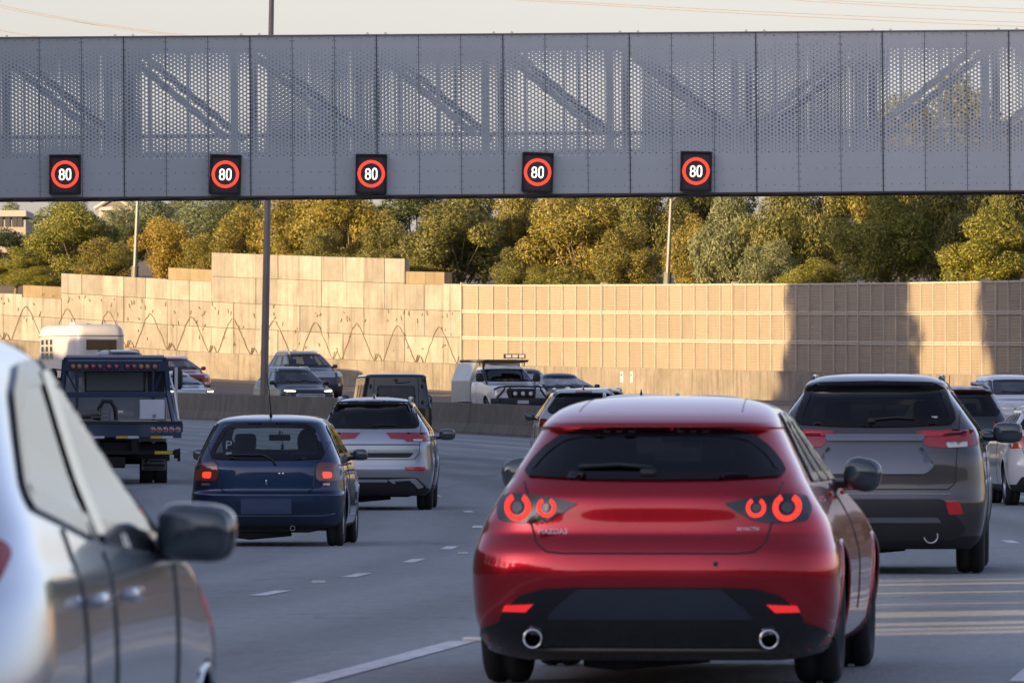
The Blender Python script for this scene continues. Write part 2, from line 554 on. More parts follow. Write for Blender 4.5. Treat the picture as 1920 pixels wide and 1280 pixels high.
# left wall
def left_h(px):
    for lim, h, brown in ((45,2.0,0),(128,2.38,1),(322,2.97,0),(399,3.45,1),(762,4.18,0),(770,4.18,1),(845,3.66,1),(900,3.2,0)):
        if px < lim: return h, brown
    return 3.2, 0
lw = empty('concrete_noise_wall', tuple(Vector(W_at(s_of(430)))))
tag(lw, 'stepped pale concrete noise wall with brown relief arches, left of the ribbed wall', 'noise wall')
lw_off = Vector(lw.location)
pan = MB(); cop = MB()
CW = 1.45; RH = 1.06
s_end = s_of(866); ncol = int((s_end - s_of(-480))/CW)
for i in range(ncol):
    s1 = s_end - i*CW; s0 = s1 - CW
    h, br = left_h(px_of((s0+s1)/2))
    z = BAND; r = 0
    top = BAND + h
    while z < top - .05:
        z1 = min(z + RH, top)
        if top - z1 < .3 and not br: z1 = top
        last = z1 >= top - .01
        if br and z1 > top - .5: z1 = top - .5; last = False
        if br and z >= top - .51:
            z1 = top; wall_box(cop, s0, s1, z, z1, -.42, -.05)
        else:
            wall_box(pan, s0, s1, z + .008, z1 - .008, -.25, .0 + .012*math.sin(i*2.3 + r*1.7))
        z = z1; r += 1
def shift(mb, off): mb.v = [tuple(Vector(p) - off) for p in mb.v]; return mb
shift(pan, lw_off).build('panels', M_WALL, lw); shift(cop, lw_off).build('coping', M_COPE, lw)
rel = MB()
def wall_pt(px, h, d=.03):
    p, t, n = W_frame(s_of(px)); return p + n*d + Vector((0,0,BAND + h))
for k in range(-3, 12):
    c = 49 + 77.5*k
    if c > 850: break
    L = [(-27,.02),(-21,.42),(-14,.86),(-8,1.22),(-1,1.47)]
    R_ = [(-1,1.47),(4,1.42),(11,1.12),(15,.9),(21,.62),(27,.28),(33,.0)]
    for leg in (L, R_):
        pts = []
        for (a0,h0),(a1,h1) in zip(leg[:-1], leg[1:]):
            for t in (0,.5):
                pts.append(wall_pt(min(c + a0+(a1-a0)*t + random.uniform(-.6,.6), 864), max(0.0, h0+(h1-h0)*t + random.uniform(-.02,.02))))
        pts.append(wall_pt(min(c + leg[-1][0], 864), leg[-1][1]))
        rel.tube(pts, .0145, 5)
    for a, h, da, dh in ((36,.02,5,.28),(37,.3,-3,-.28),(-30,.02,-4,.22)):
        if c+a+da < 860: rel.tube([wall_pt(c+a,h), wall_pt(c+a+da, h+dh)], .02, 5)
    for j in range(11):
        a = random.uniform(-38, 38); h = random.choice([random.uniform(1.5,2.0), random.uniform(.2,1.6)])
        if left_h(c+a)[0] > h + .2 and c + a < 850:
            rel.tube([wall_pt(c+a, h), wall_pt(c+a+random.uniform(-3,3), h+random.uniform(.05,.2))], .017, 5)
shift(rel, lw_off).build('relief', M_DARKREL, lw)
# right wall
rw = empty('ribbed_noise_wall', tuple(Vector(W_at(s_of(1400)))))
tag(rw, 'brown ribbed acoustic noise wall with pale frames in three rows, right of the concrete wall', 'noise wall')
rw_off = Vector(rw.location)
pan = MB(); fr = MB(); C2 = 1.285; RH2 = 1.055
s = s_of(868); i = 0
while s < s_of(6200):
    for r in range(3):
        wall_box(pan, s, s + C2, BAND + r*RH2, BAND + (r+1)*RH2, -.15, .0)
    if s < s_of(2300):
        wall_box(fr, s - .026, s + .026, BAND - (.12 if i % 10 == 0 else 0), BAND + 3*RH2 + (.03 if i % 10 else .10), -.17, .07 if i % 10 else .1, 0)
        for r in (1, 2, 3):
            zz = BAND + r*RH2
            if r < 3:
                wall_box(fr, s + .03, s + C2 - .03, zz - .065, zz - .012, -.1, .06, 0); wall_box(fr, s + .03, s + C2 - .03, zz + .012, zz + .06, -.1, .06, 0)
            else:
                wall_box(fr, s + .03, s + C2 - .03, zz - .04, zz + .02, -.16, .05, 0)
    s += C2; i += 1
shift(pan, rw_off).build('ribbed_panels', M_ACOU, rw); shift(fr, rw_off).build('frame', M_FRAME, rw)
# two small white distance plates on the low barrier
for px, lab in ((1177, 'left one of two small white plates on the barrier below the ribbed wall'), (1195, 'right one of two small white plates on the barrier below the ribbed wall')):
    p, t, n = W_frame(s_of(px))
    m = MB(); m.box((0,0,0), (.24,.03,.42), bev=.01); o = m.build('marker_plate', M_RPM)
    o.location = p + n*.24 + Vector((0,0,.72)); o.rotation_euler = (0,0,math.atan2(t.y,t.x))
    nb = MB(); nb.box((0,-.02,.07),(.13,.006,.1)); nb.build('plate_mark', M_STEEL, o)
    tag(o, lab, 'plate', 'plates on the wall barrier')

# land behind the walls
TER = [(.6,0),(6,.6),(20,1.6),(45,2.6),(110,3.4),(300,6.5),(700,20)]
def ter_z(px, dd):
    h = left_h(px)[0] if px < 866 else 3.165
    hb = 2.6
    return float(wall_z(px)) + BAND + hb - 1.0 + float(np.interp(dd, [a for a,_ in TER], [b for _,b in TER]))
rows = []
for px in [-900,-600,-300,-100,100,300,500,700,900,1100,1300,1500,1700,1900,2200,2600,3200,4000]:
    w = float(wall_d(px)); r = [(PX(px,w+.5), w+.5, -2.3)]
    for dd, _ in TER: r.append((PX(px,w+dd), w+dd, ter_z(px,dd)))
    rows.append(r)
structure(grid_mesh('hillside', rows, M_SOIL))

# unseen bank left of the motorway, height shaped to shade road and gantry
hc = pchip([-400,-100,-20,8,13,16,48,51,60,100,108,125,172,182,204,215,300,322,340,352,420], [6,9,9.6,9.6,8.8,4.9,4.9,9.0,9.6,10.5,16,18.2,18.2,13,11.5,9.9,10.2,10.2,9.0,2.5,2.0])
rows = []
for Y in list(np.arange(-400,-40,20)) + list(np.arange(-40, 214, 2.0)) + list(np.arange(214, 262, .4)) + list(np.arange(262, 440, 2.0)):
    calm = 0.0 if 14 < Y < 50 else 1.0
    h = float(hc(Y)) + calm*(.35*math.sin(Y*.61) + .25*math.sin(Y*1.7+1))
    for y0, dh, wd in ((221.5,5.5,.5),(224.5,5,.35),(234,5.5,.5),(243.5,3.2,.45),(251,2.6,.6)): h -= dh*math.exp(-((Y-y0)/wd)**2)  # narrow dips added to let streaks of sun through
    b = base_x(Y); z0 = float(zc(Y))
    rows.append([(b-19.5,Y,z0),(b-20.5,Y,z0+.12),(b-24,Y,z0+.4),(b-27.5,Y,z0*.5+h*.6),(b-30,Y,h),(b-36,Y,h-.2),(b-60,Y,h-1),(b-90,Y,-2.3)])
structure(grid_mesh('shade_bank', rows, M_SOIL))

# unseen ridge behind the camera, added to darken reflections in the cars
rows = []
for x in np.linspace(-420, 420, 40):
    rows.append([(x, -70, -2.25), (x, -95, 6 + 1.5*math.sin(x*.05)), (x, -125, 15 + 3*math.sin(x*.03+1) + 1.5*math.sin(x*.11)), (x, -180, 19 + 3*math.sin(x*.021)), (x, -320, -2.25)])
structure(grid_mesh('reflection_ridge', rows, plain('dark_backdrop', (.05,.055,.03), .95, var=.5, scale=.2)))
# ------------------------------------------------------------------ gantry
GY = 177.0
def m_perforated(name, col, r_mid=.0285):
    """grey sheet metal with a real see-through pattern of round holes (staggered columns)"""
    t = NT(name)
    sep = t.n('ShaderNodeSeparateXYZ'); t.l(t.coord(), sep.inputs[0])
    A, B = .0772, .0885
    u = t.math('DIVIDE', sep.outputs[0], A)
    colm = t.math('FLOOR', u)
    par = t.math('MODULO', t.math('ADD', colm, 200.0), 2.0)
    v = t.math('ADD', t.math('DIVIDE', sep.outputs[2], B), t.math('MULTIPLY', par, .5))
    fu = t.math('MULTIPLY', t.math('SUBTRACT', t.math('FRACT', u), .5), A)
    fv = t.math('MULTIPLY', t.math('SUBTRACT', t.math('FRACT', v), .5), B)
    d = t.math('SQRT', t.math('ADD', t.math('MULTIPLY', fu, fu), t.math('MULTIPLY', fv, fv)))
    # hole radius grows towards the middle of the screen
    zz = sep.outputs[2]
    mr = t.n('ShaderNodeFloatCurve')
    cv = mr.mapping.curves[0]
    pts = [(0.0, 0.0), (0.225, 0.0), (0.245, .42), (.36, .72), (.5, .95), (.62, 1.0), (.74, .9), (.84, .55), (.9, .36), (.925, .3), (.94, 0), (1, 0)]
    while len(cv.points) < len(pts): cv.points.new(.5, .5)
    for p, q in zip(cv.points, pts):
        p.location = q; p.handle_type = 'VECTOR'
    mr.mapping.update()
    t.l(t.math('DIVIDE', zz, 3.55), mr.inputs['Value'])
    rad = t.math('MULTIPLY', mr.outputs[0], r_mid)
    hole = t.math('LESS_THAN', d, rad)
    nz = t.noise(t.coord(), 1.3, 4)
    g = t.n('ShaderNodeNewGeometry')
    ob = t.n('ShaderNodeObjectInfo')
    c = t.mix(nz, [x*.93 for x in col], [x*1.06 for x in col])
    hsv = t.n('ShaderNodeHueSaturation'); t.l(c, hsv.inputs['Color'])
    t.l(t.math('ADD', t.math('MULTIPLY', ob.outputs['Random'], .08), .96), hsv.inputs['Value'])
    b = t.bsdf(hsv.outputs[0], .55, .15)
    tr = t.n('ShaderNodeBsdfTransparent')
    mx = t.n('ShaderNodeMixShader'); t.l(hole, mx.inputs[0]); t.l(b.outputs[0], mx.inputs[1]); t.l(tr.outputs[0], mx.inputs[2])
    return t.done(mx)
M_PERF = m_perforated('perforated_metal', (.56,.575,.56))
M_GSTEEL = plain('gantry_steel', (.62,.64,.65), .6, .1, .12, 2)
M_GDARK = plain('gantry_dark_steel', (.30,.31,.325), .6, .1, .2, 2)
M_BOLT = plain('bolt_steel', (.09,.095,.105), .5, .4)
ZB, ZT = 6.25, 9.78          # bottom and top of the screen at X = 0
gan = empty('sign_gantry', (0, GY, 0))
gan.rotation_euler = (0, math.radians(-0.42), 0)
tag(gan, 'grey steel gantry with perforated screen panels spanning the motorway', 'gantry')
PW = .933
X0 = PX(79, GY) - PW*9
pan_me = None; bolt_me = None
HH = ZT - ZB
def panel_mesh():
    m = MB()
    m.add([(.007,0,0),(PW-.007,0,0),(PW-.007,0,HH),(.007,0,HH)], [(0,1,2,3)])
    o = m.build('screen_panel', M_PERF)
    return o
def bolts_mesh():
    m = MB()
    def bolt(x, z, r=.0105): m.lathe([(-.012, r),(-.02, r*.8),(-.02, 0)], (x,0,z), 'y', 6)
    for z in np.arange(.12, HH, .165):
        bolt(.035, z); bolt(PW-.035, z)
    for x in np.arange(.2, PW-.1, .2):
        for z in (.16, .52, HH-.06): bolt(x, z)
    return m
npan = 54
bm_ = bolts_mesh()
for i in range(npan):
    x = X0 + i*PW
    if pan_me is None:
        o = panel_mesh(); o.parent = gan; pan_me = o.data
    else: o = link_mesh('screen_panel', pan_me, gan)
    o.location = (x, 0, ZB)
    if -14 < x < 13:
        if bolt_me is None:
            b = bm_.build('bolts', M_BOLT, o, True); bolt_me = b.data
        else: b = link_mesh('bolts', bolt_me, o)
    # dark joint strip behind the seam
j = MB()
for i in range(npan+1):
    j.box((X0 + i*PW, .022 if i % 3 != 2 else .006, ZB + HH/2), (.03 if i % 3 != 2 else .026, .03, HH))
j.build('joint_strips', M_BOLT, gan)
# back screen on every second bay (as seen through the front one)
for i in range(npan):
    bay = (i - 9 + 300) // 3 % 2
    px = 79 + (i-8.5)*79 - 79
    if ((i - 11) // 3) % 3 != 0:
        o = link_mesh('back_panel', pan_me, gan); o.location = (X0 + i*PW + .3, 2.5, ZB)
# truss: front and back frames with verticals, diagonals and chords
def truss(yoff, xoff, name, mat):
    m = MB()
    xs = [PX(914, GY) + xoff + 2.775*k for k in range(-6, 12)]
    zb, zt = ZB + .55, ZB + HH - .25
    for k, x in enumerate(xs):
        m.box((x, yoff, ZB + HH/2 - .1), (.165, .16, HH - .3))
        m.box((x + 1.75, yoff, ZB + HH/2), (.055, .06, HH - .5))
        if yoff < 1: m.box((x + .9, yoff, ZB + HH/2), (.05, .06, HH - .5))
        if k < len(xs)-1:
            x1 = xs[k+1]
            up = x1 - xoff > PX(1500, GY)
            a = Vector((x + .25, yoff, zt)); b2 = Vector((x1 - .2, yoff, zb + .75))
            if up: a = Vector((x + .2, yoff, zb + .7)); b2 = Vector((x1 - .1, yoff, zt))
            dv = b2 - a
            R = Matrix.Rotation(-math.atan2(dv.z, dv.x), 3, 'Y')
            m.box((a+b2)/2, (dv.length, .12, .15), R)
    L = npan*PW
    m.box((X0 + L/2, yoff, ZB + HH - .16), (L, .2, .22)); m.box((X0 + L/2, yoff, ZB + .12), (L, .2, .22))
    return m.build(name, mat, gan)
truss(.22, 0, 'front_truss', M_GSTEEL)
truss(2.3, .36, 'back_truss', M_GDARK)
m = MB(); L = npan*PW
m.box((X0 + L/2, 1.2, ZB + .95), (L, 1.9, .06)); m.box((X0+L/2, .32, ZB + 1.32), (L, .05, .05)); m.box((X0+L/2, 2.1, ZB + 1.42), (L, .05, .05))
m.build('walkway', M_GDARK, gan)
m = MB(); m.box((X0 + L/2, 1.2, ZB - .02), (L, 2.5, .03))
for i in range(npan): m.box((X0 + i*PW, 1.0, ZB - .045), (.05, 1.9, .02), Matrix.Rotation(.35, 3, 'Z'))
m.build('soffit', plain('soffit_steel', (.13,.09,.07), .7, .1, .25, 2), gan)
m = MB(); m.box((X0 + L/2, .0, ZB + HH + .012), (L, .12, .02)); m.build('top_edge', plain('edge_trim', (.34,.31,.34), .5, .1, .1), gan)
m = MB()
for i in range(npan):
    if i % 3 == 2:
        for dx in (-.2, .2):
            x = X0 + i*PW + dx
            m.tube([(x-.02,.3,ZB+HH+.0),(x-.02,.3,ZB+HH+.05),(x,.3,ZB+HH+.075),(x+.02,.3,ZB+HH+.05),(x+.02,.3,ZB+HH+.0)], .008, 5)
m.build('lifting_lugs', M_BOLT, gan)
for x in (X0 - .4, X0 + L + .4):
    m = MB(); m.box((x, 1.2, 4.6), (.9, .9, 11.6), bev=.05); m.build('column', M_GSTEEL, gan)

# ------------------------------------------------------------------ speed signs
M_SIGNBOX = plain('sign_housing', (.012,.012,.014), .55)
def m_led(name, col, strength, pitch=.017):
    t = NT(name)
    sep = t.n('ShaderNodeSeparateXYZ'); t.l(t.coord(), sep.inputs[0])
    u = t.math('SUBTRACT', t.math('FRACT', t.math('DIVIDE', sep.outputs[0], pitch)), .5)
    v = t.math('SUBTRACT', t.math('FRACT', t.math('DIVIDE', sep.outputs[2], pitch)), .5)
    d = t.math('SQRT', t.math('ADD', t.math('MULTIPLY', u, u), t.math('MULTIPLY', v, v)))
    on = t.math('ADD', t.math('MULTIPLY', t.math('LESS_THAN', d, .42), .8), .25)
    e = t.n('ShaderNodeEmission'); e.inputs[0].default_value = (*col, 1)
    t.l(t.math('MULTIPLY', on, strength), e.inputs[1])
    return t.done(e)
M_LEDR = m_led('red_leds', (1.0, .065, .04), .92)
M_LEDW = m_led('white_leds', (1.0, .93, .80), 1.25)
def m_face():
    t = NT('led_face')
    sep = t.n('ShaderNodeSeparateXYZ'); t.l(t.coord(), sep.inputs[0])
    u = t.math('SUBTRACT', t.math('FRACT', t.math('DIVIDE', sep.outputs[0], .017)), .5)
    v = t.math('SUBTRACT', t.math('FRACT', t.math('DIVIDE', sep.outputs[2], .017)), .5)
    d = t.math('SQRT', t.math('ADD', t.math('MULTIPLY', u, u), t.math('MULTIPLY', v, v)))
    c = t.mix(t.math('LESS_THAN', d, .3), (.05,.043,.042), (.085,.07,.068))
    return t.done(t.bsdf(c, .6))
M_FACE = m_face()
def ribbon(mb, path, w, th, closed):
    P = [Vector((p[0], p[1])) for p in path]; n = len(P); v = []; f = []
    for i in range(n):
        a = P[i-1] if (closed or i) else P[i]; b = P[(i+1) % n] if (closed or i < n-1) else P[i]
        t = (b - a).normalized(); q = Vector((-t.y, t.x))
        for s, d in ((-1,0),(1,0),(1,-th),(-1,-th)):
            p = P[i] + q*s*w/2; v.append((p.x, d, p.y))
    for i in range(n if closed else n-1):
        j = (i+1) % n
        for k in range(4): f.append((i*4+k, i*4+(k+1)%4, j*4+(k+1)%4, j*4+k))
    mb.add(v, f)
def oval(cx, cz, rx, rz, n=28, e=2.6):
    pts = []
    for k in range(n):
        a = 2*math.pi*k/n; c, s = math.cos(a), math.sin(a)
        pts.append((cx + rx*math.copysign(abs(c)**(2/e), c), cz + rz*math.copysign(abs(s)**(2/e), s)))
    return pts
SIGNS = [(122,327,0.0,'above the tow truck, leftmost of five'), (422.5,327,1.6,'just left of the tall median pole'), (696,326,0.8,'above the boxy black four-wheel drive, middle of five'),
         (1008,323,2.0,'above the white utility truck'), (1305,321,1.0,'above the ribbed wall pole, rightmost of five')]
for px, py, tilt, lab in SIGNS:
    d = GY - .12
    o = empty('speed_sign', (PX(px, d), d, zat(py, d)))
    o.rotation_euler = (0, math.radians(tilt), math.radians(0))
    tag(o, 'speed sign showing 80, ' + lab, 'speed sign', 'electronic speed signs on the gantry')
    m = MB(); hx, hz = .345, .435
    m.box((0,.04,0), (2*hx, .14, 2*hz), bev=.012)
    for s in (-1,1): m.box((s*(hx-.02), -.055, 0), (.045,.09,2*hz), bev=.006); m.box((0,-.055,s*(hz-.02)), (2*hx-.09,.09,.045), bev=.006)
    m.build('housing', M_SIGNBOX, o)
    m = MB(); m.box((0,-.034,0), (2*hx-.09,.012,2*hz-.09)); m.build('display_face', M_FACE, o)
    m = MB(); ribbon(m, oval(0,0,.268,.268,48,2.0), .068, .008, True); r = m.build('red_ring', M_LEDR, o); r.location = (0,-.044,0)
    m = MB()
    ribbon(m, oval(-.072,.052,.044,.052,24,2.3), .03, .008, True); ribbon(m, oval(-.072,-.057,.05,.058,24,2.3), .03, .008, True)
    ribbon(m, oval(.075,0,.048,.115,30,2.6), .03, .008, True)
    dg = m.build('digits', M_LEDW, o); dg.location = (0,-.044,0)

# ------------------------------------------------------------------ lamp poles
def pole(px0, py0, px1, py1, d, r0, r1, mat, ztop, lab, sleeve=None, zb=None):
    x0 = PX(px0, d); z0 = zat(py0, d) if zb is None else zb
    x1 = PX(px1, d); z1 = zat(py1, d)
    k = (x1-x0)/(z1-zat(py0, d))
    o = empty('lamp_pole', (x0 + k*(z0 - zat(py0,d)), d, z0))
    tag(o, lab, 'lamp pole', 'lamp poles along the motorway')
    m = MB(); hh = ztop - z0
    m.tube([(k*hh*t, 0, hh*t) for t in np.linspace(0,1,6)], r0, 8, False, r1)
    m.build('shaft', mat, o, False)
    if sleeve:
        m = MB(); za, zb2, rs = sleeve
        m.tube([(k*(za-z0),0,za-z0),(k*(zb2-z0),0,zb2-z0)], rs, 12); m.tube([(k*(zb2-z0),0,zb2-z0-.06),(k*(zb2-z0),0,zb2-z0)], rs*1.12, 12)
        m.build('base_sleeve', M_STEEL, o)
    m = MB(); m.tube([(k*hh,0,hh-.1),(k*hh+.4,-.1,hh+.25),(k*hh+2.0,-.4,hh+.45)], .045, 8); a = m.build('lamp_arm', mat, o, True)
    m = MB(); m.ellipsoid((k*hh+2.3,-.45,hh+.45), (.42,.16,.08), 2.6); m.build('lamp_head', M_STEEL, a, True)
dm = bar_d(497)
pole(495, 741, 502, 372, dm, .135, .085, M_POLE_D, 15.6, 'dark lamp pole standing on the median barrier, rising above the gantry', zb=float(zc(dm)) + .9)
d1 = float(wall_d(253)) + 1.6
pole(252.5, 512, 258, 375, d1, .10, .075, M_STEEL, 10.6, 'pale lamp pole behind the stepped concrete wall, among golden trees', (zat(530,d1), zat(499,d1), .15), ter_z(253,1.6))
d2 = float(wall_d(1252)) + 1.4
pole(1251, 530, 1259, 366, d2, .095, .07, M_STEEL, 9.6, 'pale lamp pole behind the ribbed brown wall', (zat(545,d2), zat(511,d2), .15), ter_z(1252,1.4))

# ------------------------------------------------------------------ power lines
M_CABLE = plain('cable', (.30,.25,.21), .7)
def cable(p0, p1, d, sag, lab):
    (a0,b0),(a1,b1) = p0, p1; m = MB(); pts = []
    for t in np.linspace(-.35, 1.35, 24):
        px = a0+(a1-a0)*t; py = b0+(b1-b0)*t
        pts.append((PX(px,d), d, zat(py,d) - sag*4*t*(1-t)))
    m.tube(pts, .017, 5)
    tag(m.build('power_cable', M_CABLE), lab, 'power cable', 'power cables across the sky')
cable((0,10),(365,68), 450, .15, 'thin power cable above the left end of the gantry, upper one of a close pair')
cable((0,14),(375,72), 452, .15, 'thin power cable above the left end of the gantry, lower one of a close pair')
cable((0,57),(95,71), 455, .05, 'single thin power cable touching the gantry top at the far left')
cable((980,-2),(1920,42), 470, .1, 'upper cable of the long pair crossing the sky above the gantry, right half')
cable((1000,2),(1920,50), 472, .1, 'lower cable of the long pair crossing the sky above the gantry, right half')
cable((1480,-4),(1920,17), 475, .05, 'upper cable of the short pair in the top right corner of the sky')
cable((1515,2),(1920,24), 478, .05, 'lower cable of the short pair in the top right corner of the sky')

# ------------------------------------------------------------------ trees
def m_leaf(name, c0, c1, c2, trans=.22):
    t = NT(name)
    ob = t.n('ShaderNodeObjectInfo')
    g = t.n('ShaderNodeNewGeometry')
    co = t.coord()
    n1 = t.noise(co, .9, 3, .6)
    a = t.math('ADD', t.math('MULTIPLY', g.outputs['Random Per Island'], .55), t.math('MULTIPLY', n1, .75))
    a = t.math('ADD', a, t.math('MULTIPLY', t.math('SUBTRACT', ob.outputs['Random'], .5), .2))
    c = t.ramp(a, [(.25, c0), (.6, c1), (.95, c2)])
    b = t.bsdf(c, .5)
    b.inputs['Specular IOR Level'].default_value = .4
    tl = t.n('ShaderNodeBsdfTranslucent'); t.l(c, tl.inputs[0])
    mx = t.n('ShaderNodeMixShader'); mx.inputs[0].default_value = trans
    t.l(b.outputs[0], mx.inputs[1]); t.l(tl.outputs[0], mx.inputs[2])
    return t.done(mx)
M_LEAF = {
 'olive': m_leaf('olive_leaves', (.045,.055,.012), (.125,.125,.028), (.27,.235,.05)),
 'gold': m_leaf('golden_leaves', (.058,.060,.011), (.165,.145,.026), (.34,.265,.045)),
 'orange': m_leaf('orange_leaves', (.085,.072,.011), (.235,.175,.024), (.40,.28,.038)),
 'grey': m_leaf('greygreen_leaves', (.048,.062,.024), (.12,.14,.055), (.25,.255,.125)),
 'dark': m_leaf('dark_leaves', (.020,.031,.012), (.050,.068,.024), (.115,.125,.040)),
 'yellow': m_leaf('yellowgreen_leaves', (.058,.072,.011), (.165,.170,.026), (.32,.285,.045)),
 'blue': m_leaf('hazed_leaves', (.060,.082,.042), (.135,.162,.075), (.25,.26,.125)),  # only on far trees: distance haze put into the leaf colour
}
M_BARK = plain('bark', (.16,.115,.08), .9, var=.4, scale=5)
def crown_mesh(name, seed, nleaf, nclump, leaf=(.21,.062), droop=.5, rad=(2.5,2.5,2.6), clump=(.45,.95)):
    r = np.random.default_rng(seed)
    cs = []
    while len(cs) < nclump:
        p = r.normal(size=3); p /= np.linalg.norm(p)
        k = r.uniform(.25, 1.0)**.45
        c = p*k*np.array(rad)*.80
        if c[2] < -rad[2]*.7: continue
        cs.append(c)
    cs = np.array(cs); cr = r.uniform(clump[0], clump[1], nclump)
    w = cr**2; idx = r.choice(nclump, nleaf, p=w/w.sum())
    d = r.normal(size=(nleaf,3)); d /= np.linalg.norm(d, axis=1)[:,None]
    k = r.uniform(0.15,1,nleaf)**.28
    pos = cs[idx] + d*(cr[idx]*k)[:,None]*np.array([1,1,.85])
    pos += r.normal(size=(nleaf,3))*.05
    ax = r.normal(size=(nleaf,3)); ax[:,2] -= droop*1.4; ax += d*.5
    ax /= np.linalg.norm(ax, axis=1)[:,None]
    nr = np.cross(ax, d + r.normal(size=(nleaf,3))*.5); nr /= (np.linalg.norm(nr, axis=1)[:,None]+1e-6)
    L = r.uniform(.65,1.3,nleaf)*leaf[0]; Wd = r.uniform(.7,1.3,nleaf)*leaf[1]
    a = pos - ax*(L/2)[:,None]; b = pos + ax*(L/2)[:,None]
    side = nr*(Wd/2)[:,None]
    mid = pos + np.cross(ax, nr)*(Wd*.15)[:,None]
    V = np.empty((nleaf*4,3)); V[0::4] = a; V[1::4] = mid + side; V[2::4] = b; V[3::4] = mid - side
    V[:,2] += rad[2]
    me = bpy.data.meshes.new(name)
    me.vertices.add(nleaf*4); me.vertices.foreach_set('co', V.ravel())
    me.loops.add(nleaf*4); me.loops.foreach_set('vertex_index', np.arange(nleaf*4))
    me.polygons.add(nleaf); me.polygons.foreach_set('loop_start', np.arange(0, nleaf*4, 4)); me.polygons.foreach_set('loop_total', np.full(nleaf, 4))
    me.update(calc_edges=True); me.validate()
    return me, cs
def trunk_mesh(name, cs, seed, rad=2.6):
    r = random.Random(seed); m = MB()
    m.tube([(0,0,-2.0),(.05,.02,-.6),(.1,0,.6),(.05,.1,rad*.9)], .17, 7, False, .07)
    for c in list(cs)[:14]:
        a = Vector((.08,.03,r.uniform(-.3,1.4))); b = Vector((c[0],c[1],c[2]+rad)); mid = a.lerp(b,.5) + Vector((r.uniform(-.2,.2),r.uniform(-.2,.2),.2))
        m.tube([a, mid, b], .06, 5, False, .012)
    o = m.build(name, M_BARK, None, True); me = o.data
    bpy.data.objects.remove(o); return me
PROTO = {}
for k, (seed, nl, nc, leaf, droop, cl) in {'a': (1, 27000, 26, (.165,.056), .45, (.55,1.15)), 'b': (2, 27000, 20, (.175,.056), .6, (.65,1.3)),
        'c': (3, 27000, 32, (.15,.056), .3, (.45,1.0)), 'd': (4, 24000, 24, (.21,.054), 1.0, (.55,1.2)), 'e': (5, 27000, 26, (.16,.056), .4, (.5,1.1))}.items():
    me, cs = crown_mesh('crown_' + k, seed, nl, nc, leaf, droop, clump=cl)
    PROTO[k] = (me, trunk_mesh('trunk_' + k, cs, seed))
MESH_BY = {}
def tree(px, dd, top, wpx, pk, mk, lab, bot=None, cat='tree', name='tree', rz=None):
    dd = max(dd, wpx*float(wall_d(px))/F*1.35 + .5)          # clear of the wall
    d = float(wall_d(px)) + dd; s = F/d
    zt = zat(top, d); zg = ter_z(px, dd); w = wpx/s*1.12
    zb = zg + .1*(zt-zg) if bot is None else zat(bot, d)
    h = zt - zb
    o = empty(name, (PX(px,d), d, zg - .2))
    tag(o, lab, cat, 'trees and bushes behind the noise walls')
    key = (pk, mk)
    if key not in MESH_BY:
        me = PROTO[pk][0].copy(); me.materials.clear(); me.materials.append(M_LEAF[mk]); MESH_BY[key] = me
    c = link_mesh('crown', MESH_BY[key], o); c.location = (0,0,zb - zg + .2)
    c.rotation_euler = (0,0,random.uniform(0,6.28) if rz is None else rz); c.scale = (w/5.0*1.0, w/5.0*1.0, h/5.1)
    t = link_mesh('trunk', PROTO[pk][1], o); t.location = (0,0,zb-zg+.2); t.scale = (w/5.0, w/5.0, max(h/5.1, (zb-zg+.2)/1.9))
    return o
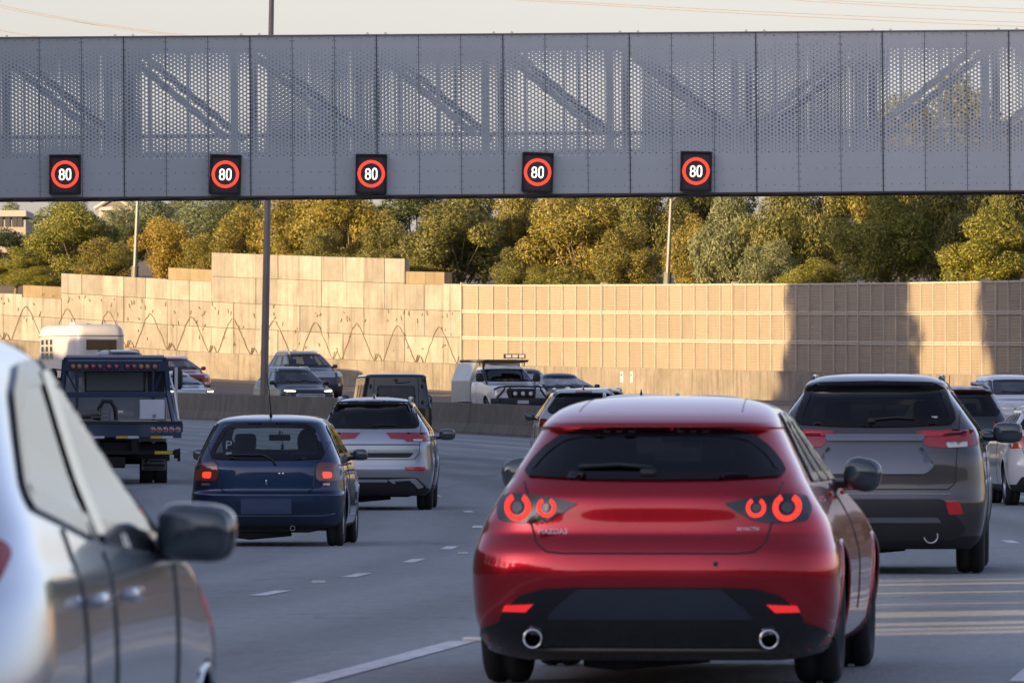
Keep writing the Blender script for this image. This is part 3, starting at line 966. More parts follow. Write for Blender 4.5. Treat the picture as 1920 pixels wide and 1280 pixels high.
T = [
 (28,5,462,120,'c','yellow','low green bush behind the lowest step of the concrete wall, leftmost'),
 (18,16,432,130,'a','dark','dark scrubby bush behind the leftmost green bush, under the pale house'),
 (95,14,420,110,'c','dark','dark green bush between the leftmost green bush and the tall yellow-green tree'),
 (140,8,386,165,'a','yellow','round yellow-green tree left of the pale pole, behind the brown step'),
 (75,4,500,110,'e','yellow','small yellow-green bush right above the brown coping at far left'),
 (205,5,448,115,'e','gold','low golden bush directly left of the foot of the pale pole'),
 (235,18,392,90,'c','dark','dark pine-like tree behind the pale pole on the left'),
 (308,7,408,125,'b','orange','bright orange-gold tree directly right of the pale pole'),
 (395,5,442,105,'e','gold','low olive-gold bush behind the step where the wall reaches full height'),
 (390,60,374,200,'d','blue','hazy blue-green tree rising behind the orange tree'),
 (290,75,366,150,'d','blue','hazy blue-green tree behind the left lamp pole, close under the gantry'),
 (470,9,392,130,'a','gold','golden bush directly left of the tall dark median pole'),
 (560,8,356,165,'b','gold','large golden wattle directly right of the tall dark median pole'),
 (655,9,346,170,'a','gold','large golden-brown wattle above the middle of the tall wall section'),
 (720,6,420,115,'e','olive','smaller olive bush above the right end of the tall wall section'),
 (520,5,440,120,'c','gold','small golden bush low behind the tall wall, right beside the dark pole'),
 (610,5,430,120,'e','olive','small olive bush low in front of the golden wattles'),
 (770,26,340,180,'a','dark','dark shaded tree in the gap between the golden wattles and the round olive tree'),
 (862,8,378,190,'b','olive','big round olive tree behind the step down of the concrete wall'),
 (800,5,470,90,'c','olive','small olive bush at the foot of the round olive tree, above the brown coping'),
 (985,16,352,130,'a','gold','golden-topped tree right of the big round olive tree'),
 (1085,8,366,200,'b','gold','broad golden-olive tree spreading over the ribbed wall, left of the lamp pole'),
 (985,4,455,130,'e','olive','mounded olive bush behind the left end of the ribbed wall'),
 (1060,4,498,160,'c','yellow','flat low yellow-green bush along the ribbed wall top'),
 (1175,6,420,130,'e','gold','twiggy golden bush just left of the right lamp pole'),
 (1215,14,346,160,'a','olive','tall olive tree behind the right lamp pole'),
 (1300,7,400,120,'c','gold','twiggy brown-gold bush just right of the right lamp pole'),
 (1375,6,362,150,'d','grey','weeping grey-green gum tree right of the right lamp pole'),
 (1330,22,300,180,'b','olive','tall olive tree behind the weeping grey-green gum'),
 (1480,10,330,170,'d','olive','shaggy olive gum tree between the grey-green gum and the broad wattle'),
 (1440,5,450,110,'b','grey','low grey-green bush at the foot of the shaggy olive gum'),
 (1530,4,482,150,'c','yellow','low yellow-green bush on the ribbed wall top, left of the broad wattle'),
 (1560,22,270,180,'a','olive','tall olive tree behind the shaggy gum, seen through the gantry'),
 (1655,8,350,200,'c','yellow','broad feathery yellow-green wattle above the shadowed part of the ribbed wall'),
 (1690,26,180,210,'b','gold','very tall golden gum whose top shows through the gantry holes'),
 (1760,14,330,170,'d','olive','dark green gum with drooping leaves behind the rightmost wattle'),
 (1790,30,150,200,'a','olive','tallest olive gum behind the gantry at the right'),
 (1850,7,408,190,'e','yellow','round yellow-green wattle above the right end of the ribbed wall'),
 (1905,16,200,190,'b','olive','tall olive gum at the right edge, its top behind the gantry'),
 (1885,9,375,110,'a','yellow','leafy yellow-green bush at the right edge beneath the gantry'),
 (905,28,330,190,'d','olive','tall shaded olive tree behind the round olive tree, cut off by the gantry'),
 (1120,30,310,210,'a','olive','tall olive tree behind the broad golden-olive one, cut off by the gantry'),
 (600,30,330,230,'d','olive','tall olive tree behind the golden wattles, cut off by the gantry'),
 (450,36,360,150,'a','dark','dark green tree behind the golden bush left of the median pole'),
]
for (px, dd, top, w, pk, mk, lab) in T:
    tree(px, dd, top, w, pk, mk, lab)
# far trees and houses at the top left
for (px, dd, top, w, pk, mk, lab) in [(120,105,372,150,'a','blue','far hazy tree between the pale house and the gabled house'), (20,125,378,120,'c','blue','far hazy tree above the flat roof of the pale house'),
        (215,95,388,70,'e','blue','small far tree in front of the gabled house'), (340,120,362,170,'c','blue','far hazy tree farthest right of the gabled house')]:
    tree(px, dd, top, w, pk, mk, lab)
M_RENDER = plain('house_render', (.38,.36,.325), .8); M_ROOF = plain('roof_tiles', (.16,.14,.13), .8); M_WIN = plain('window_dark', (.06,.06,.065), .2)
d = 432.0; s = F/d
M_HPALE = plain('weathered_render', (.30,.265,.22), .8)
h1 = empty('house', (PX(8,d), d, zat(470,d)))
tag(h1, 'pale flat-roofed house at the far left edge, above the bushes', 'house')
m = MB(); m.box((0,3,(470-388)/s/2 - .4), (80/s, 6, (470-388)/s - .6)); m.build('wall', M_HPALE, h1)
m = MB(); m.box((0,3,(470-390)/s - .3), (84/s, 6.6, .35), bev=.05); m.build('roof', plain('pale_roof', (.34,.315,.28), .7), h1)
for px in (0, 14, 27, 37):
    m = MB(); m.box((PX(px,d)-PX(8,d), -.02, (470-415)/s), (9/s, .08, 20/s)); wv = m.build('window', M_WIN, h1)
    m = MB(); m.box((PX(px,d)-PX(8,d), -.05, (470-404.5)/s), (10/s, .1, .06)); m.build('window_frame', M_RENDER, wv)
d = 470.0; s = F/d
h2 = empty('house', (PX(215,d), d, zat(430,d)))
tag(h2, 'far house with a grey gabled roof just under the gantry, left of the pale pole', 'house')
m = MB(); m.box((0,4,(430-392)/s/2), (60/s, 8, (430-392)/s)); m.build('wall', M_RENDER, h2)
z0 = (430-392)/s; zr = (430-368)/s; hw = 38/s
m = MB(); m.add([(-hw,-.3,z0),(hw,-.3,z0),(0,-.3,zr),(-hw,8.3,z0),(hw,8.3,z0),(0,8.3,zr)], [(0,1,2),(3,5,4),(0,2,5,3),(1,4,5,2),(0,3,4,1)]); m.build('roof', M_ROOF, h2)
m = MB(); m.box((0,-.35,z0+.02), (2*hw,.08,.2)); m.tube([(-hw,-.36,z0),(0,-.36,zr),(hw,-.36,z0)], .12, 6); m.build('fascia', M_RENDER, h2)

# unseen roadside trees, spaced to shade the far wall and streak the road
tl = []
for (Y, h, w) in ((246.8, 15.0, 12.5),(245.0, 9.0, 11.0),(248.5, 7.0, 11.5),(226.5, 15, 13.0),(224.0, 9, 13.0),(214,13,12),(204,12,12)):
    tl.append((base_x(Y)-31, Y, float(hc(Y))-2.2, w, h))
GAPS = ((23.6,.6),(25.2,.18),(27.4,.3),(28.6,.24),(30.0,.42),(33.0,.7),(36.5,.15),(41.0,.22),(44.8,.35),(46.6,.18))  # gaps left between leaf columns to make bands of sun on the road
Y = 19.9
while Y < 50.5:
    if all(abs(Y - g) > w + .12 for g, w in GAPS):
        tl.append((base_x(Y)-29.7, Y, 4.3, .62, random.uniform(4.6,6.2)))
    Y += .22
for Y in np.arange(-30, 13, 7): tl.append((base_x(Y)-32, Y, float(hc(Y))-.8, 8, 4))
for Y in np.arange(55, 330, 9.0):
    if not 205 < Y < 262: tl.append((base_x(Y)-33, Y, float(hc(Y))-1.0, 7, 1.6 + 1.0*random.random()))
for px in range(2520, 5600, 170):  # unseen crowns beyond the right wall, added for reflections in car sides
    d = float(wall_d(px)) + random.uniform(5, 11)
    tl.append((PX(px, d), d, ter_z(px, 6) - 1.5, random.uniform(7, 10), random.uniform(6, 9)))
V = []; base_me, _ = crown_mesh('tl', 77, 9000, 40, (.42,.16), .4)
bv = np.empty(len(base_me.vertices)*3); base_me.vertices.foreach_get('co', bv); bv = bv.reshape(-1,3)
for (x,y,z,w,h) in tl:
    n = len(bv) if w > 2 else len(bv)//6//4*4
    q = bv[:n]*np.array([w/5, w/5, h/5.1]) + np.array([x,y,z]); V.append(q)
V = np.concatenate(V); nq = len(V)//4
me = bpy.data.meshes.new('shade_treeline'); me.vertices.add(nq*4); me.vertices.foreach_set('co', V.ravel())
me.loops.add(nq*4); me.loops.foreach_set('vertex_index', np.arange(nq*4)); me.polygons.add(nq)
me.polygons.foreach_set('loop_start', np.arange(0,nq*4,4)); me.polygons.foreach_set('loop_total', np.full(nq,4)); me.update(calc_edges=True)
me.materials.append(M_LEAF['dark'])
tag(link_mesh('shade_treeline', me), 'unseen roadside trees beside the motorway, spaced for shade, light slits and reflections', 'trees', kind='stuff')
# ------------------------------------------------------------------ vehicles: builder
def rnd(poly, r=.03, n=4):
    """round the corners of a 2-D polygon"""
    P = [Vector(p) for p in poly]; out = []
    m = len(P)
    for i in range(m):
        a, b, c = P[i-1], P[i], P[(i+1) % m]
        u = a - b; w = c - b
        k = min(r, u.length*.45, w.length*.45)
        p0 = b + u.normalized()*k; p2 = b + w.normalized()*k
        for j in range(n+1):
            t = j/n
            out.append(p0*(1-t)**2 + b*2*t*(1-t) + p2*t*t)
    return [(p.x, p.y) for p in out]
def sym(half):
    """half outline with x >= 0 from top centre round to bottom centre -> full polygon"""
    return list(half) + [(-x, z) for x, z in reversed(half) if x > 1e-6]
def inside(poly, x, z):
    c = False; n = len(poly); j = n - 1
    for i in range(n):
        xi, zi = poly[i]; xj, zj = poly[j]
        if (zi > z) != (zj > z) and x < (xj - xi)*(z - zi)/(zj - zi) + xi: c = not c
        j = i
    return c
def inside_np(poly, X, Z):
    c = np.zeros(len(X), bool); n = len(poly); j = n-1
    for i in range(n):
        xi, zi = poly[i]; xj, zj = poly[j]
        if zi != zj:
            c ^= ((zi > Z) != (zj > Z)) & (X < (xj-xi)*(Z-zi)/(zj-zi) + xi)
        j = i
    return c
def offset_poly(poly, k):
    P = [Vector(p) for p in poly]; n = len(P); out = []
    area = sum(P[i-1].x*P[i].y - P[i].x*P[i-1].y for i in range(n))
    sg = 1 if area > 0 else -1
    for i in range(n):
        a = (P[i] - P[i-1]); b = (P[(i+1) % n] - P[i])
        if a.length < 1e-6: a = b
        if b.length < 1e-6: b = a
        a.normalize(); b.normalize()
        t = (a + b)
        if t.length < 1e-6: t = a
        t.normalize()
        q = P[i] + Vector((t.y, -t.x))*sg*k
        out.append((q.x, q.y))
    return out

class Car:
    def __init__(s, name, L, rows, axles, R, tw, M, label, cat, group=None, sub=5, nq=18, flare=.015, tyre_in=None, W=None):
        """rows: (z, y_rear, y_front, half width, rear corner length, front corner length)"""
        s.L = L; s.R = R; s.M = M; s.axles = axles; s.tw = tw
        s.root = empty(name); tag(s.root, label, cat, group)
        A = np.array(rows, float)
        idx = np.arange(len(A)); tt = np.linspace(0, len(A)-1, (len(A)-1)*sub + 1)
        C = [pchip(idx, A[:,k])(tt) for k in range(6)]
        s.zr, s.yr, s.yf, s.w, s.cr, s.cf = C
        s.zz = s.zr
        nh = []
        th = np.linspace(0, math.pi/2, nq)
        half = []
        for k in range(len(tt)):
            z, yr, yf, w, cr, cf = (c[k] for c in C)
            def q(n):
                r = (np.abs(np.cos(th))**n + np.abs(np.sin(th))**n)**(-1/n)
                return np.sin(th)*r, np.cos(th)*r
            x, c = q(3.4); rear = np.stack([w*x, yr + cr*(1 - c)], 1)
            x, c = q(2.9); front = np.stack([w*x, yf - cf*(1 - c)], 1)[::-1]
            ys = np.linspace(yr + cr, yf - cf, 22)[1:-1]
            side = np.stack([np.full(20, w), ys], 1)
            h = np.concatenate([rear, side, front])
            for ya in axles:
                h[:,0] *= 1 + flare*np.exp(-((h[:,1]-ya)/.38)**2)*math.exp(-((z-R*1.6)/.22)**2)*(h[:,0] > w*.9)
            half.append(h)
        nh = half[0].shape[0]
        N = 2*nh - 2
        V = []
        for k, h in enumerate(half):
            z = s.zr[k]
            V += [(x, y, z) for x, y in h]
            V += [(-x, y, z) for x, y in h[-2:0:-1]]
        Fs = []
        K = len(half)
        for k in range(K-1):
            for i in range(N):
                j = (i+1) % N
                Fs.append((k*N+i, k*N+j, (k+1)*N+j, (k+1)*N+i))
        def cap(k, flip):
            for i in range(nh-1):
                a, b = k*N+i, k*N+i+1
                c = k*N + (N - i - 1) % N if i+1 < nh-1 else None
                d = k*N + (N - i) % N
                if i == 0: f = (a, b, k*N+N-1)
                elif i == nh-2: f = (a, b, d)
                else: f = (a, b, k*N + N-i-1, d)
                Fs.append(f[::-1] if flip else f)
        cap(K-1, False); cap(0, True)
        s.V = np.array(V); s.F = Fs
        s.bvh = BVHTree.FromPolygons([tuple(v) for v in V], Fs)
        cen = np.array([s.V[list(f)].mean(0) for f in Fs])
        nor = np.array([np.cross(s.V[f[1]]-s.V[f[0]], s.V[f[2]]-s.V[f[0]]) for f in Fs])
        ln = np.linalg.norm(nor, axis=1)[:,None]; nor = nor/np.maximum(ln, 1e-9)
        out = np.sum(nor*(cen - np.array([0, L/2, .7])), 1)
        # orient the whole shell outwards
        if np.mean(out) < 0:
            s.F = [f[::-1] for f in Fs]; nor = -nor
        ct = (cen[:,2] > s.zr[-1]-1e-4) & (nor[:,2] < 0)      # both caps must face outwards too
        cb = (cen[:,2] < s.zr[0]+1e-4) & (nor[:,2] > 0)
        for i in np.nonzero(ct | cb)[0]:
            s.F[i] = s.F[i][::-1]; nor[i] = -nor[i]
        s.cen = cen; s.nor = nor; s.keep = np.ones(len(Fs), bool)
        for ya in axles:   # wheel openings
            s.keep &= ~((np.hypot(cen[:,1]-ya, cen[:,2]-R) < R+.055) & (np.abs(cen[:,0]) > (W or s.w.max())-.30))
    def w_at(s, z): return float(np.interp(z, s.zr, s.w))
    def yr_at(s, z): return float(np.interp(z, s.zr, s.yr))
    def yf_at(s, z): return float(np.interp(z, s.zr, s.yf))
    def ray(s, a, z, view):
        if view == 'rear': o, d = Vector((a, -6, z)), Vector((0,1,0))
        elif view == 'front': o, d = Vector((a, s.L+6, z)), Vector((0,-1,0))
        elif view == 'R': o, d = Vector((6, a, z)), Vector((-1,0,0))
        elif view == 'L': o, d = Vector((-6, a, z)), Vector((1,0,0))
        else: o, d = Vector((a, z, 6)), Vector((0,0,-1))
        loc, nor, i, dist = s.bvh.ray_cast(o, d)
        if loc is None:
            # just outside the silhouette: nearest point of the shell seen from that side
            start = {'rear': Vector((a, s.yr_at(z), z)), 'front': Vector((a, s.yf_at(z), z)), 'R': Vector((s.w_at(z), a, z)), 'L': Vector((-s.w_at(z), a, z))}.get(view, Vector((a, z, 1)))
            loc, nor, i, dist = s.bvh.find_nearest(start)
        if nor.dot(d) > 0: nor = -nor
        return loc, nor, d
    def cut(s, poly, view):
        k = {'rear': 0, 'front': 0, 'R': 1, 'L': 1}[view]
        m = inside_np(poly, s.cen[:,k], s.cen[:,2])
        if view == 'rear': m &= s.nor[:,1] < -.02; m &= s.cen[:,1] < s.L*.5
        if view == 'front': m &= s.nor[:,1] > .02; m &= s.cen[:,1] > s.L*.3
        if view == 'R': m &= s.nor[:,0] > .2
        if view == 'L': m &= s.nor[:,0] < -.2
        s.keep &= ~m
    def decal(s, name, poly, view, mat, off=.004, hole=None, parent=None, res=.06, skirt=.014, smooth=True, tilt=None):
        pts = []
        def dens(P, r):
            q = []; n = len(P)
            for i in range(n):
                a = Vector(P[i]); b = Vector(P[(i+1) % n]); m = max(1, int((b-a).length/r))
                q += [tuple(a.lerp(b, j/m)) for j in range(m)]
            # drop near-duplicates
            o = [q[0]]
            for p in q[1:]:
                if (Vector(p)-Vector(o[-1])).length > 2e-3: o.append(p)
            if (Vector(o[0])-Vector(o[-1])).length < 2e-3: o.pop()
            return o
        B = dens(poly, res); nb = len(B); pts = list(B); edges = [(i, (i+1) % nb) for i in range(nb)]
        if hole:
            Hh = dens(hole, res); n0 = len(pts); pts += Hh; edges += [(n0+i, n0+(i+1) % len(Hh)) for i in range(len(Hh))]
        xs = [p[0] for p in B]; zs = [p[1] for p in B]
        inner = offset_poly(B, -res*.35)
        gx = np.arange(min(xs)+res*.5, max(xs), res); gz = np.arange(min(zs)+res*.5, max(zs), res)
        for x in gx:
            for z in gz:
                if inside(inner, x, z) and not (hole and inside(hole, x, z)): pts.append((float(x), float(z)))
        vo, eo, fo, *_ = delaunay_2d_cdt([Vector(p) for p in pts], edges, [], 0, 1e-5)
        vo = [(p.x, p.y) for p in vo]
        tri = []
        for f in fo:
            c = np.mean([vo[i] for i in f], axis=0)
            if inside(poly, c[0], c[1]) and not (hole and inside(hole, c[0], c[1])): tri.append(list(f))
        V = []; D = []; Nn = []
        for a, z in vo:
            loc, nor, d = s.ray(a, z, view)
            V.append(loc + nor*(off + (tilt[1]*(tilt[0]-z) if tilt else 0))); D.append(d); Nn.append(nor)
        # face outward
        out = []
        for f in tri:
            a, b, c = (V[i] for i in f[:3])
            if (b-a).cross(c-a).dot(D[f[0]]) > 0: f = f[::-1]
            out.append(f)
        if skirt:
            ec = {}
            for f in out:
                for i in range(len(f)):
                    e = (f[i], f[(i+1) % len(f)]); ec[e] = ec.get(e, 0) + 1
            bmap = {}
            for (a, b) in list(ec):
                if (b, a) not in ec:
                    for q in (a, b):
                        if q not in bmap:
                            bmap[q] = len(V); V.append(V[q] - Nn[q]*(skirt + (tilt[1]*.3 if tilt else 0)))
                    out.append([b, a, bmap[a], bmap[b]])
        o = obj(name, V, out, mat, parent or s.root)
        if smooth: smooth_by_angle(o, 50)
        return o
    def line(s, name, pts, view, mat, r=.006, n=6, off=0.0, closed=False, parent=None, res=.06):
        P = []
        m = len(pts)
        for i in range(m if closed else m-1):
            a = Vector(pts[i]); b = Vector(pts[(i+1) % m]); k = max(1, int((b-a).length/res))
            for j in range(k): P.append(a.lerp(b, j/k))
        if not closed: P.append(Vector(pts[-1]))
        q = []
        for p in P:
            loc, nor, d = s.ray(p.x, p.y, view); q.append(loc + nor*off)
        mb = MB(); mb.tube(q, r, n, closed); return mb.build(name, mat, parent or s.root, True)
    def window(s, name, poly, view, gmat, frit=.035, lip=.02, fmat=None, off=.006):
        s.cut(offset_poly(poly, -.012), view)
        g = s.decal(name, poly, view, gmat, off, skirt=0, res=.05)
        s.decal('window_frame', offset_poly(poly, lip), view, fmat or FRIT, off+.004, hole=offset_poly(poly, -frit), parent=g, skirt=.014, res=.03)
        return g
    def finish(s, lower=None, name='body'):
        """write the shell; lower = (z, material, name) splits off the faces below z"""
        def write(nm, mask, mat):
            ids = np.nonzero(mask)[0]; used = {}; V = []; Fs = []
            for i in ids:
                f = []
                for q in s.F[i]:
                    if q not in used: used[q] = len(V); V.append(tuple(s.V[q]))
                    f.append(used[q])
                Fs.append(f)
            o = obj(nm, V, Fs, mat, s.root); smooth_by_angle(o, 38); return o
        if lower:
            lo = s.cen[:,2] < lower[0]
            write(name, s.keep & ~lo, s.M); write(lower[2], s.keep & lo, lower[1])
        else: write(name, s.keep, s.M)
        for ya in s.axles:       # dark lips round the wheel openings
            for sd in ('R','L'):
                P = [(ya + (s.R+.05)*math.cos(a), s.R + (s.R+.05)*math.sin(a)) for a in np.linspace(-.25, math.pi+.25, 30)]
                P = [p for p in P if p[1] > float(s.zr[0])+.03]
                s.line('wheel_arch', P, sd, s.arch if hasattr(s, 'arch') else s.M, .011, 6, -.004)
    def wheels(s, rim=None, r_rim=.62, inset=.0, sides=(-1,1)):
        for ya in s.axles:
            for sd in sides:
                x = sd*(s.w.max() - s.tw/2 - .015 - inset)
                m = MB(); R = s.R; h = s.tw/2
                m.lathe([(-h*.72, R*.60),(-h*.95,R*.70),(-h,R*.86),(-h*.86,R*.965),(-h*.6,R),(-.02,R),(-.02,R-.008),(.02,R-.008),(.02,R),(h*.6,R),(h*.86,R*.965),(h,R*.86),(h*.95,R*.70),(h*.72,R*.60)], (x,ya,R+.0), 'x', 40)
                w = m.build('wheel', RUBBER, s.root, True)
                m = MB()
                m.lathe([(sd*h*.2,R*.64),(sd*h*.82,R*.66),(sd*h*.86,R*.60),(sd*h*.45,R*.56),(sd*h*.3,R*.2),(sd*h*.3,0)], (x,ya,R), 'x', 32)
                for k in range(5):
                    a = 2*math.pi*k/5
                    m.box((x+sd*h*.62, ya+math.cos(a)*R*.36, R+math.sin(a)*R*.36), (.03, R*.5, R*.14), Matrix.Rotation(a, 3, 'X'))
                m.build('rim', rim or ALLOY, w, False)
    def underbody(s, z0=.16, z1=.34, y0=.35, y1=None, hw=None):
        hw = hw or s.w.max()-.34
        m = MB(); m.box((0,(y0+(y1 or s.L-.4))/2,(z0+z1)/2), (2*hw,(y1 or s.L-.4)-y0,z1-z0), bev=.04)
        m.tube([(-.35,y0+.1,z0-.0),(-.2,y0+.1,z0-.02),(.25,y0+.15,z0+.02)], .06, 8)
        m.box((0,s.axles[0],s.R), (2*hw+.2,.10,.10)); m.box((0,s.axles[1],s.R),(2*hw+.2,.08,.08))
        m.build('underbody', UNDER, s.root)
    def mirror(s, sd, y, z, size=(.125,.07,.085), mat=None, out=None, gl=None, tilt=0, round_=3.2, arm=True, back=True):
        x0 = s.ray(y, z, 'R' if sd > 0 else 'L')[0].x
        cx = x0 + sd*((out if out is not None else .06) + size[0])
        m = MB(); m.ellipsoid((cx,y,z), size, round_, 24, 14, Matrix.Rotation(sd*tilt, 3, 'Y'))
        o = m.build('mirror', mat or s.M, s.root, True)
        if arm:
            m = MB(); m.box(((x0+cx)/2-sd*.03, y+.03, z-size[2]*.55), (abs(cx-x0)+.06,.05,.05), bev=.015); m.build('mirror_arm', BLACKGLOSS, o)
        m = MB()
        e = MB(); e.ellipsoid((cx,y-size[1]*.80,z), (size[0]*.90,.026 if size[1] > .03 else .01,size[2]*.88), round_, 24, 10, Matrix.Rotation(sd*tilt, 3, 'Y')); e.build('mirror_glass', gl or MIRRORGLASS, o, True)
        return o
    def seats(s, y_front, y_rear=None, z=1.0, hw=.38, h=.36, mat=None):
        mat = mat or SEAT
        def seat(x, y, w, nm):
            m = MB(); m.box((x, y, z-.26), (w, .14, .62), Matrix.Rotation(.2,3,'X'), bev=.06); m.box((x,y-.06,z+.13),(.24,.10,.19),bev=.05); m.tube([(x,y-.04,z+.0),(x,y-.05,z+.1)],.05,6)
            m.build(nm, mat, s.root, True)
        for sd in (-1,1): seat(sd*hw, y_front, .46, 'front_seat')
        if y_rear is not None:
            m = MB(); m.box((0,y_rear,z-.36),(2*hw+.5,.16,.5),Matrix.Rotation(.2,3,'X'),bev=.05)
            for x in (-hw,hw): m.box((x,y_rear-.05,z-.04),(.24,.09,.15),bev=.04)
            m.build('rear_seat', mat, s.root, True)
    def dash(s, y, z=.95):
        m = MB(); m.box((0,y,z-.2),(s.w_at(z)*1.7,.4,.36),bev=.08); m.build('dashboard', SEAT, s.root, True)
        ym = s.yf_at(z+.30) - .16; m = MB(); m.box((0,ym,z+.26),(.24,.03,.07),bev=.012); m.tube([(0,ym+.01,z+.28),(0,ym+.06,z+.33)],.012,6); m.build('inside_mirror', SEAT, s.root)
    def place(s, x, y, z, head, about='rear'):
        """put the rear (or front) centre at x, y facing along head (0 = away from the camera, positive to the right)"""
        s.root.rotation_euler = (0,0,-head)
        # move the parts so that the Empty stands under the middle of the vehicle
        for c in s.root.children: c.location = c.location + Vector((0,-s.L/2,0))
        d = Vector((math.sin(head), math.cos(head), 0))
        k = s.L/2 if about == 'rear' else -s.L/2
        s.root.location = Vector((x,y,z)) + d*k
        return s.root

TRIM = plain('black_trim', (.018,.018,.02), .55, var=.3)
BLACKGLOSS = plain('gloss_black', (.008,.008,.010), .12, coat=.6)
FRIT = NT('window_border'); FRIT = FRIT.done(FRIT.bsdf((.006,.006,.007), .12, **{'Specular IOR Level': .35}))
RUBBER = plain('tyre_rubber', (.016,.016,.017), .85, var=.4, scale=14)
ALLOY = plain('alloy', (.40,.40,.41), .3, .85)
RIMDARK = plain('dark_alloy', (.06,.06,.065), .3, .8)
UNDER = plain('underbody', (.010,.010,.011), .85, var=.5)
SEAT = plain('seat_fabric', (.02,.02,.023), .9)
SEATGREY = plain('seat_grey', (.045,.05,.052), .9)
CHROME = plain('chrome', (.75,.75,.75), .12, 1.0, .05)
SATIN = plain('satin_silver', (.48,.49,.50), .3, .7, .06)
MIRRORGLASS = plain('mirror_glass', (.045,.065,.075), .06, .0, .1, coat=.8)
GL_DARK = glass('privacy_glass', (.07,.07,.075), -.012)
GL_MID = glass('tinted_glass', (.34,.40,.39), .0)
GL_CLEAR = glass('clear_glass', (.74,.80,.78), .0)
GL_SIDE = glass('side_glass', (.25,.29,.30), .0)
LAMP_RED = lamp_glass('red_lamp', (.35,.012,.015))
LAMP_RED_D = lamp_glass('dark_red_lamp', (.16,.010,.010))
LAMP_LIT = lamp_glass('lit_red_lamp', (.6,.02,.02), .75, (1,.045,.03))
LAMP_ORANGE = lamp_glass('amber_lamp', (.55,.20,.03))
LAMP_CLEAR = lamp_glass('clear_lamp', (.66,.65,.62), rough=.08)
REFLECTOR = lamp_glass('red_reflector', (.55,.012,.015))
RING_LIT = emissive('lit_ring', (1.0,.035,.025), .85)
HEAD_LIT = emissive('lit_headlamp', (1.0,.90,.68), 1.8)
PLATE = plain('plate_dark', (.05,.075,.135), .35)
PLATE_W = plain('plate_white', (.5,.5,.5), .4)

def text_mesh(name, txt, size, depth, mat, parent):
    cu = bpy.data.curves.new(name, 'FONT'); cu.body = txt; cu.size = size; cu.extrude = depth; cu.align_x = 'CENTER'; cu.align_y = 'CENTER'
    t = bpy.data.objects.new(name + '_tmp', cu); COL.objects.link(t)
    dg = bpy.context.evaluated_depsgraph_get()
    me = bpy.data.meshes.new_from_object(t.evaluated_get(dg)); bpy.data.objects.remove(t)
    me.materials.clear(); me.materials.append(mat)
    return link_mesh(name, me, parent)

def suv_rows(L, W, Hh, belt=1.08, hood=1.0, cowl=1.12, tail=.0, lean=.30, nose=.12, roofw=.60, winz=None, rear_lean=.25, slip=2.0, ws=None, under=.22):
    """rows of an upright wagon body; lean = how far the flanks tuck in up to the roof, rear_lean = slope of the tailgate glass"""
    h = W/2; gl = Hh - .17
    ws = ws if ws is not None else L*.27       # base of the windscreen from the nose
    r = [(under, .16, L-.22, h*.86, .35,.5),(under+.06,.08,L-.12,h*.93,.40,.6),(.45,.02,L-.03,h*.985,.42,.7),(.62,.0,L,h,.42,.72),(.70,.012,L-.01,h,.42,.74),(.80,.02,L-.02,h*.995,.42,.75),
         (hood-.10,.022,L-.10,h*.985,.42,.8),(hood-.03,.03,L-.28,h*.98,.42,.9),(hood+.04,.045,L-ws*.75,h*.965,.42,.8),(cowl,.075,L-ws,h*.945,.42,.5),(cowl+.07,.11,L-ws-.16,h*.915,.42,.4)]
    run = slip - 1.25
    for k in (.3,.6,1.0):
        z = cowl+.07 + (gl-cowl-.07)*k
        r.append((z, .075+.035+rear_lean*k, L-ws-.16-run*k, h*(.915-(.915-(1-lean))*k), .40, .38))
    ry = r[-1][1]; fy = r[-1][2]; rl = fy - ry
    r += [(Hh-.10, ry-.04, fy-.05*rl, h*(1-lean)-.03, .42,.45),(Hh-.055, ry+.03*rl, fy-.13*rl, h*(1-lean)-.09, .42,.42),(Hh-.025, ry+.10*rl, fy-.22*rl, h*(1-lean)-.19,.36,.36),(Hh-.008,ry+.22*rl,fy-.33*rl,h*(1-lean)-.34,.28,.28),(Hh,ry+.38*rl,fy-.45*rl,h*.2,.1*rl*.4,.1*rl*.4)]
    return r
